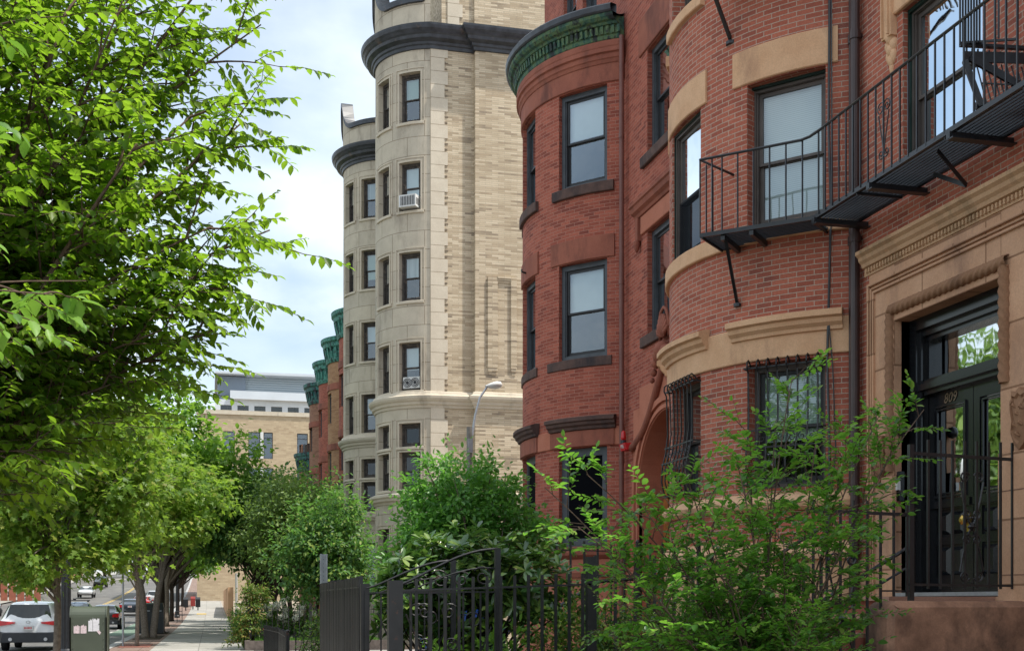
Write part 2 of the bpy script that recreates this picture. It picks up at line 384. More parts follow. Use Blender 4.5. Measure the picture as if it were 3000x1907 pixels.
def block(name, path, a, b, z0, z1, o0, o1, mat, parent, label=None, bev=.012):
    mb = MB(); e = min(bev, (z1 - z0) / 4)
    mb.sweep(path.poly(a, b), [(o0, z0), (o1 - e, z0), (o1, z0 + e), (o1, z1 - e), (o1 - e, z1), (o0, z1)])
    return mb.build(name, mat, parent, label=label)
def mould(name, path, a, b, prof, mat, parent, label=None, smooth=False):
    mb = MB(); mb.sweep(path.poly(a, b), prof); return mb.build(name, mat, parent, smooth, label=label)
class Fr:   # local frame of an opening: x along wall, y inwards, z up
    def __init__(s, path, a, b, depth=0):
        p, q = Vector(path.pt(a + 1e-4)), Vector(path.pt(b - 1e-4)); s.w = (q - p).length; s.ex = (q - p) / s.w
        s.en = Vector((s.ex.y, -s.ex.x)); s.o = p + s.en * depth
    def P(s, x, y, z): v = s.o + s.ex * x + s.en * y; return (v.x, v.y, z)
    def box(s, mb, x0, x1, y0, y1, z0, z1):
        mb.hexa([s.P(x0, y0, z0), s.P(x1, y0, z0), s.P(x1, y1, z0), s.P(x0, y1, z0), s.P(x0, y0, z1), s.P(x1, y0, z1), s.P(x1, y1, z1), s.P(x0, y1, z1)])
    def ring(s, mb, x0, x1, y0, y1, z0, z1, w, wb=None):
        wb = wb or w
        s.box(mb, x0, x0 + w, y0, y1, z0, z1); s.box(mb, x1 - w, x1, y0, y1, z0, z1)
        s.box(mb, x0 + w, x1 - w, y0 + .001, y1, z1 - w, z1); s.box(mb, x0 + w, x1 - w, y0 + .001, y1, z0, z0 + wb)
    def quad(s, mb, x0, x1, y, z0, z1):
        mb.face([s.P(x0, y, z0), s.P(x1, y, z0), s.P(x1, y, z1), s.P(x0, y, z1)], [(0, 0), (x1 - x0, 0), (x1 - x0, z1 - z0), (0, z1 - z0)])
def window(path, a, b, z0, z1, parent, depth=.11, frame='frameD', sash='frameS', cover='shade', cfrac=1., glass='glass', single=False, fw=.07, sw=.05, screen=False, meet=.5, label=None, inner='room'):
    F = Fr(path, a, b, depth); w = F.w; mb = MB()
    F.ring(mb, -.03, w + .03, 0, .12, z0 - .01, z1 + .02, fw + .03, fw)
    F.ring(mb, fw - .005, w - fw + .005, .018, .14, z0 + fw - .012, z1 - fw + .012, .028)
    win = mb.build('window', M[frame], parent, label=label)
    x0, x1 = fw + .022, w - fw - .022; a0, a1 = z0 + fw + .015, z1 - fw - .015; zm = lerp(a0, a1, meet)
    g = MB()
    if single:
        mb = MB(); F.ring(mb, x0, x1, .05, .1, a0, a1, sw); mb.build('sash', M[sash], win); F.quad(g, x0 + sw - .005, x1 - sw + .005, .075, a0 + sw - .005, a1 - sw + .005)
    else:
        mb = MB(); F.ring(mb, x0, x1, .045, .078, zm - .02, a1, sw, .035); mb.build('sash', M[sash], win)
        mb = MB(); F.ring(mb, x0, x1, .082, .118, a0, zm + .02, sw, sw + .02); mb.build('sash', M[sash], win)
        F.quad(g, x0 + sw - .006, x1 - sw + .006, .062, zm + .01, a1 - sw + .006); F.quad(g, x0 + sw - .006, x1 - sw + .006, .1, a0 + sw, zm - .012)
        if screen:
            mb = MB(); F.quad(mb, x0 + .01, x1 - .01, .03, a0, zm); mb.build('insect_screen', M['screen_t'], win)
    g.build('pane', M[glass], win)
    if cfrac > 0 and cover:
        mb = MB(); zb = lerp(a1, a0, cfrac); F.box(mb, x0 + .01, x1 - .01, .128, .134, zb, a1); mb.build('window_blind' if 'blind' in cover or cover == 'shade' else 'curtain', M[cover], win)
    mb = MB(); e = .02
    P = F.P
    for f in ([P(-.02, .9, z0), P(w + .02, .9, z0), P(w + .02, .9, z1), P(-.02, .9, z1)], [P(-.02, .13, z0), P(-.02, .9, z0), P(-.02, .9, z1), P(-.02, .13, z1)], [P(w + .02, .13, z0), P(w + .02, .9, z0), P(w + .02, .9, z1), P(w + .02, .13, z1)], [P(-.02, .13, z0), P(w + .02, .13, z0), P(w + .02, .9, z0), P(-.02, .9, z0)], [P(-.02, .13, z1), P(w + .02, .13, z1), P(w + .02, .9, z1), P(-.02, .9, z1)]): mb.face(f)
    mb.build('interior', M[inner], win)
    return win
m_, t_ = newmat('mesh_screen'); _a = N(t_, 'ShaderNodeBsdfTransparent'); _a.inputs[0].default_value = (.45, .47, .5, 1); _b = N(t_, 'ShaderNodeBsdfDiffuse'); _b.inputs[0].default_value = (.03, .034, .04, 1)
_m = N(t_, 'ShaderNodeMixShader'); _m.inputs[0].default_value = .35; t_.links.new(_a.outputs[0], _m.inputs[1]); t_.links.new(_b.outputs[0], _m.inputs[2]); _o = N(t_, 'ShaderNodeOutputMaterial'); t_.links.new(_m.outputs[0], _o.inputs[0]); M['screen_t'] = m_
CORN = lambda z0, z1, o, k=1: [(0, z0), (.05 * k, z0), (.06 * k, z0 + (z1 - z0) * .15), (.1 * k, z0 + (z1 - z0) * .3), (o * .45, z0 + (z1 - z0) * .42), (o * .5, z0 + (z1 - z0) * .5), (o * .82, z0 + (z1 - z0) * .58), (o * .85, z0 + (z1 - z0) * .78), (o, z0 + (z1 - z0) * .9), (o, z1), (0, z1)]
def spiral(c, ex, ez, r, turns, sx=1, sz=1, n=None, start=0.):
    """scroll in the plane ex-ez; from the eye outwards"""
    n = n or int(14 * turns); c = Vector(c); ex = Vector(ex); ez = Vector(ez); out = []
    for i in range(n + 1):
        t = i / n; rr = r * (.18 + .82 * t); a = start + turns * 2 * math.pi * t
        out.append(c + ex * (rr * math.cos(a) * sx) + ez * (rr * math.sin(a) * sz))
    return out

# ================================================================ HOUSE A (near, tan sandstone trim)
BETA = R_(60)
pA = bay_path(7.5, 4.0, 13.13, 2.6, BETA, 17.63)
hA = empty('brick_townhouse', (7.5, 13, 0), 'red brick townhouse at the right with tan sandstone trim and a carved door surround', 'house')
WA = [(-52.4, -29.8), (-11.2, 11.2), (29.8, 52.4)]
opsA = []
for d0, d1 in WA:
    for z0, z1 in ((2.9, 4.46), (6.18, 7.97), (9.44, 11.2)): opsA.append((ang(pA, d0), ang(pA, d1), z0, z1))
yA = lambda y: y - 4.0        # near flat run: s measured from y=4
opsA += [(yA(10.66), yA(12.1), 6.25, 8.09), (yA(8.35), yA(9.62), 6.25, 8.09), (yA(10.66), yA(12.1), 9.5, 11.3)]
mb = MB()
wall(mb, pA, 0, pA.len, 2.0, 13.5, opsA + [(yA(10.25), yA(12.13), 1.55, 4.64)], .3)
mb.build('brick_wall', M['brickA'], hA)
mb = MB(); wall(mb, pA, pA.sa, pA.len, -.2, 2.0, out=.07); mb.build('sandstone_base', M['tan'], hA)
mould('base_moulding', pA, pA.sa + .02, pA.len, [(0, 2.0), (.07, 2.0), (.15, 2.02), (.16, 2.1), (.09, 2.16), (.06, 2.22), (.0, 2.24)], M['tan'], hA)
mould('base_moulding', pA, pA.sa + .02, pA.len, [(0, 2.62), (.05, 2.62), (.1, 2.66), (.12, 2.72), (.06, 2.8), (.0, 2.84)], M['tan'], hA)
mb = MB(); wall(mb, pA, 0, yA(10.24), -.2, 2.0, out=.04); wall(mb, pA, yA(12.14), pA.sa, -.2, 2.0, out=.04); mb.build('sandstone_base', M['entr'], hA)
# belt of tan stone with hoods at the parlour windows
block('stone_belt', pA, pA.sa + .02, pA.sb - .02, 4.49, 4.93, 0, .035, M['tan'], hA)
for d0, d1 in WA:
    a, b = ang(pA, d0 - 4.5), ang(pA, d1 + 4.5)
    mould('window_hood', pA, a, b, [(.03, 4.76), (.07, 4.77), (.08, 4.81), (.13, 4.85), (.14, 4.9), (.19, 4.92), (.19, 4.985), (.12, 5.01), (0, 5.03)], M['tan'], hA)
    block('lintel', pA, ang(pA, d0 - 3.2), ang(pA, d1 + 4.6), 7.98, 8.42, 0, .03, M['tan'], hA)
    block('lintel', pA, ang(pA, d0 - 3.2), ang(pA, d1 + 4.6), 11.22, 11.66, 0, .03, M['tan'], hA)
    block('window_sill', pA, ang(pA, d0 - 2), ang(pA, d1 + 2), 9.28, 9.43, 0, .07, M['tan'], hA)
block('stone_belt', pA, pA.sa + .02, pA.sb - .02, 5.96, 6.165, 0, .06, M['tan'], hA)
covA = ['blind', 'shade', 'shade']
for i, (d0, d1) in enumerate(WA):
    a, b = ang(pA, d0), ang(pA, d1)
    w = window(pA, a, b, 2.9, 4.46, hA, .16, 'frameA', 'frameS', 'blindg' if i == 0 else 'curt', .62 if i == 0 else 1, meet=.5)
    w = window(pA, a, b, 6.18, 7.97, hA, .15 if i == 0 else .05, 'frameA', 'frameA', 'blind' if i == 0 else 'shade', 1., meet=.46, fw=.055, screen=i == 1)  # centre window's white shade stands in for sky reflected in the glass
    mb = MB(); F = Fr(pA, a, b, .1 if i == 0 else .03); F.ring(mb, -.02, F.w + .02, 0, .07, 6.18, 7.97, .03); mb.build('frame_trim', M['green'], w)
    w = window(pA, a, b, 9.44, 11.2, hA, .17, 'frameA', 'frameA', 'shade', .8)
for y0, y1, z0, z1, cf in ((10.66, 12.1, 6.25, 8.09, 1.), (8.35, 9.62, 6.25, 8.09, 1), (10.66, 12.1, 9.5, 11.3, .5)):
    w = window(pA, yA(y0), yA(y1), z0, z1, hA, .1, 'frameA', 'frameA', 'blind', cf, meet=.45, fw=.055)
    mb = MB(); F = Fr(pA, yA(y0), yA(y1), .06); F.ring(mb, -.02, F.w + .02, 0, .1, z0, z1, .04); mb.build('frame_trim', M['green'], w)
    # moulded stone head with leaf-carved drops at both sides
    block('window_head', pA, yA(y0 - .2), yA(y1 + .2), z1, z1 + .45, 0, .05, M['tan'], hA)
    for yy in (y0 - .32, y1 + .12):
        mb = MB(); s0 = yA(yy); mb.sweep(pA.poly(s0, s0 + .2), [(0, z1 - .22), (.08, z1 - .22), (.09, z1 + .45), (0, z1 + .45)])
        mb.sweep(pA.poly(s0 + .03, s0 + .05), [(.085, z1 - .2), (.11, z1 - .2), (.11, z1 + .43), (.085, z1 + .43)])
        mb.sweep(pA.poly(s0 + .15, s0 + .17), [(.085, z1 - .2), (.11, z1 - .2), (.11, z1 + .43), (.085, z1 + .43)])
        mb.build('head_bracket', M['tan'], hA)
        mb = MB()                              # carved acanthus drop: overlapping lobes
        x, y = pA.pt(s0 + .1)
        for r, (dy, dz, rad) in enumerate([(0, -.22, .085), (-.05, -.3, .06), (.05, -.3, .06), (0, -.36, .07), (-.045, -.42, .05), (.045, -.42, .05), (0, -.47, .055), (0, -.55, .035)]):
            mb.lathe((x, y + dy, z1 + dz), [(.012, -.14 * 0 - .09), (rad * .7, -.05), (rad, 0), (rad * .8, .05), (.01, .08)], 9)
        mb.build('carved_leaf_drop', M['tan'], hA, True)
# ---- entrance surround (mapped at about x = 7.4)
X0 = 7.5
def yrun(y0, y1): return [(7.5, y0), (7.5, y1)]
def ysweep(name, y0, y1, prof, mat, par=None, label=None):
    mb = MB(); mb.sweep(yrun(y0, y1), prof); return mb.build(name, mat, par if par else hA, label=label)
mb = MB()                    # flat stone field round the opening
for (y0, y1, z0, z1) in ((12.13, 12.66, -.2, 5.28), (9.2, 10.25, 2.92, 5.28), (10.25, 12.13, 4.63, 5.28)):
    mb.box(7.41, y0, z0, 7.62, y1, z1)
mb.box(7.36, 9.2, -.2, 7.62, 10.22, 2.92)
mb.box(7.36, 10.22, -.2, 7.8, 12.13, 1.55)
mb.build('door_surround', M['entr'], hA)
mb = MB(); mb.box(7.38, 8.6, -.2, 7.5, 9.2, 5.28); mb.build('door_surround', M['entr'], hA)
for dy, z in ((0, 0),):
    mb = MB()                # raised fillets forming the outer architrave
    for o, w_ in ((0, .035), (.06, .02), (.1, .03)):
        mb.box(7.385 - (.01 if o == 0 else 0), 12.66 - o - w_, 0, 7.41, 12.66 - o, 5.16 - o)
        mb.box(7.385 - (.01 if o == 0 else 0), 8.6, 5.16 - o - w_, 7.41, 12.66 - o - w_ - .001, 5.16 - o)
    mb.build('architrave', M['entr'], hA)
ysweep('entrance_cornice', 8.6, 12.74, [(.09, 5.27), (.105, 5.27), (.105, 5.36), (.14, 5.37), (.15, 5.41), (.18, 5.44), (.19, 5.48), (.225, 5.51), (.225, 5.55), (.15, 5.58), (0, 5.6)], M['entr_corn'])
mb = MB()
y = 12.68
while y > 8.65:
    mb.box(7.37, y - .028, 5.3, 7.4, y, 5.352); y -= .06
mb.build('egg_and_dart_course', M['entr_corn'], hA)
# twisted rope torus round the opening
def rope(p0, p1, r, up, name='rope_moulding'):
    mb = MB(); p0, p1 = Vector(p0), Vector(p1); L = (p1 - p0).length; d = (p1 - p0) / L; n = 15; k = int(L / .009)
    u = Vector(up).normalized(); v = d.cross(u)
    base = len(mb.v)
    for i in range(k + 1):
        c = p0 + d * (L * i / k)
        for j in range(n):
            a = 2 * math.pi * j / n
            rr = r * (1 + .13 * math.sin(4 * a + i * .009 * 62))
            mb.v.append(tuple(c + u * (rr * math.cos(a)) + v * (rr * math.sin(a))))
    for i in range(k):
        for j in range(n):
            a = base + i * n + j; b = base + i * n + (j + 1) % n
            mb.f.append((a, b, b + n, a + n)); mb.uv.append([(0, 0)] * 4); mb.mi.append(0)
    return mb.build(name, M['entr'], hA, True)
rope((7.41, 12.2, 2.95), (7.41, 12.2, 4.72), .062, (1, 0, 0)); rope((7.41, 12.2, 4.76), (7.41, 10.12, 4.76), .062, (1, 0, 0))
rope((7.41, 10.18, 3.6), (7.41, 10.18, 4.72), .062, (1, 0, 0))
# pilaster stubs, carved shields and lower piers
mb = MB(); mb.box(7.36, 12.09, 0, 7.41, 12.32, 2.9); mb.build('door_pier', M['entr'], hA)
for (yy, zc) in ((9.9, 3.22), (12.4, 3.1)):
    out = [(0, -.3), (.07, -.24), (.12, -.13), (.105, -.03), (.13, .08), (.14, .17), (.1, .21), (.115, .27), (.05, .25), (0, .29), (-.05, .25), (-.115, .27), (-.1, .21), (-.14, .17), (-.13, .08), (-.105, -.03), (-.12, -.13), (-.07, -.24)]
    mb = MB(); k = len(out)
    for (s0, x0_, s1, x1_) in ((1., 7.41, 1., 7.35), (1., 7.35, .82, 7.335), (.82, 7.335, .74, 7.355), (.74, 7.355, .3, 7.33)):
        for q in range(k):
            a, b = out[q], out[(q + 1) % k]
            mb.face([(x0_, yy + a[0] * s0, zc + a[1] * s0), (x0_, yy + b[0] * s0, zc + b[1] * s0), (x1_, yy + b[0] * s1, zc + b[1] * s1), (x1_, yy + a[0] * s1, zc + a[1] * s1)])
    mb.face([(7.33, yy + a[0] * .3, zc + a[1] * .3) for a in out])
    for dy, dz in ((.05, .12), (-.05, .1), (.04, -.06), (-.04, -.05), (0, -.15), (0, .04)):
        mb.tube([(7.34, yy + dy - .025, zc + dz - .02), (7.32, yy + dy, zc + dz), (7.34, yy + dy + .02, zc + dz + .03)], [.008, .016, .006], 6)
    mb.build('carved_shield', M['entr'], hA)

mb = MB()
for zj in (.9, 1.75, 2.55): mb.box(7.357, 9.2, zj, 7.3605, 10.22, zj + .01)
mb.build('stone_joint', M['cheek'], hA)
# ---- doors
DX = 7.76
mb = MB(); dm = M['door']
for (y0, y1) in ((12.0, 12.13), (10.25, 10.36)):
    mb.box(7.6, y0, 1.6, 7.95, y1, 4.64); mb.box(7.64, y0 - .04 if y0 > 11 else y1, 1.6, 7.66, y0 if y0 > 11 else y1 + .04, 4.6)
mb.box(7.6, 10.36, 4.5, 7.95, 12.0, 4.64); mb.box(7.66, 10.36, 4.43, 7.7, 12.0, 4.5); mb.box(7.7, 10.36, 4.38, 7.95, 12., 4.5)
mb.box(7.67, 10.36, 3.78, 7.9, 12.0, 3.95); mb.box(7.62, 10.36, 3.83, 7.67, 12., 3.9); mb.box(7.645, 10.36, 3.9, 7.67, 12., 3.93)
mb.box(7.72, 11.93, 3.95, 7.9, 12., 4.38); mb.box(7.72, 10.36, 3.95, 7.9, 10.43, 4.38)
df = mb.build('door_frame', dm, hA)
mb = MB(); mb.face([(7.8, 10.36, 3.94), (7.8, 12., 3.94), (7.8, 12., 4.4), (7.8, 10.36, 4.4)]); mb.build('transom_pane', M['glassd'], df)
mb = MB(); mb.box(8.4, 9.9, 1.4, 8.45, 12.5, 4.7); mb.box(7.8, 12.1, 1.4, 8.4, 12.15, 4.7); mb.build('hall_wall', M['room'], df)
for k, (y0, y1) in enumerate(((11.19, 11.99), (10.37, 11.18))):
    mb = MB(); x = DX
    st = .14
    mb.box(x, y0, 1.61, x + .05, y0 + st, 3.78); mb.box(x, y1 - st, 1.61, x + .05, y1, 3.78)
    mb.box(x, y0 + st, 3.62, x + .05, y1 - st, 3.78); mb.box(x, y0 + st, 2.5, x + .05, y1 - st, 2.62); mb.box(x, y0 + st, 1.61, x + .05, y1 - st, 1.76); mb.box(x, y0 + st, 2.12, x + .05, y1 - st, 2.2)
    mb.box(x + .02, y0 + st, 1.7, x + .04, y1 - st, 2.55)
    for (c0, c1) in ((1.76, 2.12), (2.2, 2.5)):
        for e0, e1 in ((y0 + st + .02, (y0 + y1) / 2 - .02), ((y0 + y1) / 2 + .02, y1 - st - .02)):
            mb.hexa([(x + .02, e0, c0 + .03), (x + .02, e0, c1 - .03), (x + .02, e1, c1 - .03), (x + .02, e1, c0 + .03), (x - .015, e0 + .04, c0 + .07), (x - .015, e0 + .04, c1 - .07), (x - .015, e1 - .04, c1 - .07), (x - .015, e1 - .04, c0 + .07)])
    mb.box(x - .03, y0 + .02, 2.52, x, y1 - .02, 2.6)
    for q in (0, .035):
        for (a, b, c, d) in ((y0 + st - .03 + q, y0 + st - .01 + q, 2.63 + q, 3.63 - q), (y1 - st + .01 - q, y1 - st + .03 - q, 2.63 + q, 3.63 - q)):
            mb.box(x - .02 + q * .3, a, c, x + .01, b, d)
        mb.box(x - .02 + q * .3, y0 + st - .01 + q, 3.62 - q, x + .01, y1 - st + .01 - q, 3.64 - q); mb.box(x - .02 + q * .3, y0 + st - .01 + q, 2.63 + q, x + .01, y1 - st + .01 - q, 2.65 + q)
    d = mb.build('door', dm, hA)
    mb = MB(); mb.face([(x + .025, y0 + st, 2.62), (x + .025, y1 - st, 2.62), (x + .025, y1 - st, 3.62), (x + .025, y0 + st, 3.62)]); mb.build('door_pane', M['glassd'], d)
    if k == 0:
        mb = MB(); mb.lathe((x - .09, y0 + .07, 2.36), [(.02, .09), (.02, .05), (.05, .05), (.055, .025), (.05, 0), (.02, -.02)], 12, 0); mb.box(x - .012, y0 + .045, 2.24, x - .001, y0 + .095, 2.44); mb.build('door_knob', M['brass'], d, False)
    cu = bpy.data.curves.new('number', 'FONT'); 
    if k == 0:
        cu.body = '809'; cu.size = .15; cu.extrude = .002; cu.align_x = 'CENTER'; cu.space_character = 1.05; cu.shear = .25
        o = bpy.data.objects.new('tmp', cu); COL.objects.link(o)
        dg = bpy.context.evaluated_depsgraph_get(); me = bpy.data.meshes.new_from_object(o.evaluated_get(dg)); bpy.data.objects.remove(o)
        me.transform(Matrix.Translation((x - .006, (y0 + y1) / 2, 3.655)) @ Matrix(((0, 0, -1, 0), (-1, 0, 0, 0), (0, 1, 0, 0), (0, 0, 0, 1))))
        me.transform(world_of(d).inverted()); me.materials.clear(); me.materials.append(simple('faded_gilt', (.2, .14, .085), .5, .4, .2, .3, 30))
        n_ = bpy.data.objects.new('house_number', me); COL.objects.link(n_); n_.parent = d
mb = MB(); mb.box(7.37, 10.23, 1.56, 8.4, 12.12, 1.6); mb.build('door_threshold', M['steel'], hA)
# mailboxes / intercom on the left jamb
mb = MB(); mb.box(7.44, 12.07, 2.62, 7.5, 12.128, 2.95); mb.build('intercom_panel', M['iron'], hA)
mb = MB(); mb.box(7.4, 12.05, 2.74, 7.44, 12.1, 2.84); mb.build('intercom_buttons', M['white'], hA)
mb = MB(); mb.lathe((7.47, 12.06, 3.4), [(.0, -.07), (.05, -.05), (.065, 0), (.05, .05), (.0, .07)], 12); mb.build('door_lamp', M['iron'], hA, True)
# roof slab closes the shell
mb = MB(); pl = pA.poly(0, pA.len); mb.face([(x, y, 13.5) for x, y in pl] + [(20, 17.63, 13.5), (20, 4, 13.5)]); mb.box(7.6, 3.9, -.2, 20, 4.0, 13.5); mb.build('roof', M['sill'], hA)
# iron window guards (bulging basket with curled tops) on the ground floor
for wi, (d0, d1) in enumerate(WA[:2]):
    a, b = ang(pA, d0), ang(pA, d1); F = Fr(pA, a, b, 0); mb = MB(); n = 8 if wi == 0 else 8
    e2 = (F.ex.x, F.ex.y, 0); en = (-F.en.x, -F.en.y, 0)
    for i in range(n):
        x = lerp(.06, F.w - .06, i / (n - 1)); pts = []
        for z, o in ((4.42, .02), (4.47, .06), (4.5, .1), (4.47, .14), (4.41, .145), (4.34, .11), (4.1, .1), (3.8, .09), (3.55, .12), (3.35, .17), (3.15, .18), (2.98, .14), (2.92, .05)):
            pts.append(F.P(x, -o, z))
        mb.tube(pts, .011, 5)
    for z, o in ((4.4, .1), (3.62, .11), (3.4, .16), (2.95, .13)):
        mb.bar(F.P(0, -o, z), F.P(F.w, -o, z), .012, .02); mb.bar(F.P(0, -o, z), F.P(0, .02, z), .012, .02); mb.bar(F.P(F.w, -o, z), F.P(F.w, .02, z), .012, .02)
    for i in range(n - 1):
        x = lerp(.06, F.w - .06, (i + .5) / (n - 1)); c = F.P(x, -.13, 3.51)
        mb.tube(spiral(c, e2, (0, 0, 1), .05, 1.2, 1 if i % 2 else -1, 1), .006, 4); mb.tube(spiral(F.P(x, -.18, 3.3), e2, (0, 0, 1), .05, 1.2, 1 if i % 2 else -1, -1), .006, 4)
    mb.build('window_guard', M['ironrust'], hA)
# hanging cables on the bay
cab = MB(); x, y = pA.pt(ang(pA, -53.5), .05)
cab.tube([(x, y, 13), (x, y, 8.4), (x - .01, y, 7.2), (x + .02, y, 6.2), (x - .01, y - .01, 5.2), (x - .03, y, 4.4), (x + .0, y, 3.4), (x, y, 2.4)], .016, 5)
cab.tube([(x + .01, y - .03, 9), (x + .02, y - .03, 6.3), (x - .03, y - .02, 5.0), (x + .03, y - .03, 4.3), (x + .07, y - .03, 3.3), (x, y, 2.6)], .009, 4)
x, y = pA.pt(ang(pA, -58.6), .03); cab.tube([(x, y, 6.0), (x, y, 4.6), (x + .01, y, 3.4), (x, y, 2.2)], .009, 4)
tag(cab.build('cable', M['iron']), 'slack black cables hanging down the near side of the tan-trimmed brick bay', 'cable')
# twin downpipes in the corner
for k, (dx, yy, r, z0) in enumerate(((-.09, 12.98, .055, 0), (-.07, 13.1, .03, 0))):
    mb = MB(); x = 7.5 + dx; mb.tube([(x, yy, 0), (x, yy, 13.4)], r, 12)
    for z in (1.2, 3.4, 5.8, 8.2, 10.6): mb.lathe((x, yy, z), [(r + .012, -.05), (r + .012, .05)], 12); mb.box(x, yy - .02, z - .02, 7.5, yy + .02, z + .02)
    mb.build('downpipe', M['piped'], hA, False)
# brown fire-alarm knob + brackets left out; stoop with cheek walls
st = empty('stone_stoop', (6.6, 11.1, 0), 'brownstone front steps with a massive stained low cheek wall at the lower right', 'steps')
mb = MB(); n = 9
for i in range(n):
    z = 1.55 * (i + 1) / n; x = lerp(4.3, 6.5, i / n); mb.box(x, 10.26, -.1 if i == 0 else 1.55 * i / n - .06, 7.4, 12.1, z - .04)
mb.build('step', M['brown'], st)
mb = MB()
for i in range(n):
    z = 1.55 * (i + 1) / n; x = lerp(4.3, 6.5, i / n); mb.box(x - .04, 10.26, z - .04, x + .32 if i < n - 1 else 7.4, 12.1, z)
mb.build('tread', stone_mat('worn_tread', (.4, .22, .16), (.46, .27, .2), (.25, .14, .1)), st)
def cheek(y0, y1, x0, x1, zt, r=.14):
    mb = MB(); prof = []; 
    pts = [(x0, -.1), (x0, zt - r)] + [(x0 + r - r * math.cos(a), zt - r + r * math.sin(a)) for a in [R_(k * 18) for k in range(1, 6)]] + [(x1, zt), (x1, -.1)]
    nseg = 10; ny = [y0 + (y1 - y0) * i / nseg for i in range(nseg + 1)]
    e = .06
    rows = []
    for j, yy in enumerate(ny):
        sh = e * (1 - math.sqrt(max(0, 1 - ((abs(j - nseg / 2) / (nseg / 2)) ** 6))))
        rows.append([(px + (sh if i < 5 else 0), yy, pz - (sh if pz > .5 else 0)) for i, (px, pz) in enumerate(pts)])
    for j in range(nseg):
        for i in range(len(pts) - 1):
            mb.face([rows[j][i], rows[j][i + 1], rows[j + 1][i + 1], rows[j + 1][i]])
    mb.face(rows[0][::-1]); mb.face(rows[-1]); return mb.build('cheek_wall', M['cheek'], st)
cheek(9.78, 10.24, 5.92, 7.36, 1.51); 
mb = MB(); mb.box(6.6, 12.12, -.1, 7.36, 12.4, 1.5); mb.box(4.4, 12.12, -.1, 6.6, 12.4, .5); mb.build('cheek_wall', M['entr'], st)
# ================================================================ HOUSE B (dark red, green copper cornice)
pB = Path(); pB.line((7.5, 17.64), (7.5, 21.46)); pB.sa = pB.len; pB.R = 2.6; pB.beta = BETA
pB.arc((8.8, 21.46 + 2.6 * math.sin(BETA)), 2.6, -BETA, BETA); pB.sb = pB.len; ye = 21.46 + 5.2 * math.sin(BETA)
pB.line((7.5, ye), (7.5, 27.05)); pB.line((7.5, 27.05), (19, 27.05))
hB = empty('brick_townhouse', (7.5, 22, 0), 'dark red brick townhouse with a green copper cornice over its rounded bay', 'house')
WB = [(-52.5, -28.6), (-11., 11.), (28.6, 52.5)]
yB = lambda y: y - 17.64
opsB = []
for d0, d1 in WB:
    for z0, z1 in ((2.55, 4.42), (6.11, 7.94), (9.37, 11.2)): opsB.append((ang(pB, d0), ang(pB, d1), z0, z1))
opsB += [(yB(18.95), yB(20.26), 9.39, 11.24), (yB(18.95), yB(20.26), 6.19, 8.03)]
mb = MB(); wall(mb, pB, 0, pB.len, 2.0, 11.6, opsB + [(yB(17.9), yB(20.55), 0, 4.72)], .28)
# set-back storey above the bay
up = Path(); up.line((7.5, 17.64), (7.5, 27.05)); up.line((7.5, 27.05), (19, 27.05))
opsU = [(23.15 - 17.64, 24.1 - 17.64, 13.3, 15.3), (24.55 - 17.64, 25.5 - 17.64, 13.3, 15.3), (18.95 - 17.64, 20.26 - 17.64, 13., 14.8)]
wall(mb, up, 0, up.len, 11.6, 16.6, opsU, .28)
mb.face([(7.5, 17.64, 16.6), (7.5, 27.05, 16.6), (19, 27.05, 16.6), (19, 17.64, 16.6)])
mb.build('brick_wall', M['brickB'], hB)
mb = MB(); wall(mb, pB, pB.sa, pB.sb, -.2, 2.0, out=.06); mb.build('brownstone_base', M['brownlt'], hB)
mould('base_moulding', pB, pB.sa, pB.sb, [(0, 1.95), (.1, 1.96), (.12, 2.05), (.06, 2.1), (.0, 2.12)], M['brown'], hB)
mould('base_moulding', pB, pB.sa, pB.sb, [(0, 2.3), (.06, 2.32), (.13, 2.38), (.14, 2.44), (.08, 2.5), (0, 2.54)], M['brown'], hB)
mb = MB(); mb.box(7.46, 20.82, -.2, 7.6, 21.47, 2.05); mb.build('brownstone_base', M['brownlt'], hB)
mb = MB(); wall(mb, pB, pB.sa, pB.sb, 2.1, 2.32, out=.02); mb.build('brownstone_base', M['brownlt'], hB)
block('stone_belt', pB, pB.sa + .02, pB.sb, 4.43, 4.78, 0, .03, M['brownlt'], hB)
block('stone_frieze', pB, pB.sa + .01, pB.sb, 11.215, 11.6, 0, .035, M['brown'], hB)
mould('frieze_moulding', pB, pB.sa, pB.sb, [(0, 11.55), (.05, 11.56), (.07, 11.62), (.09, 11.64), (.09, 11.72), (.13, 11.74), (.12, 11.82), (.13, 11.84), (.13, 11.9), (.12, 11.95), (0, 11.955)], M['brown'], hB)
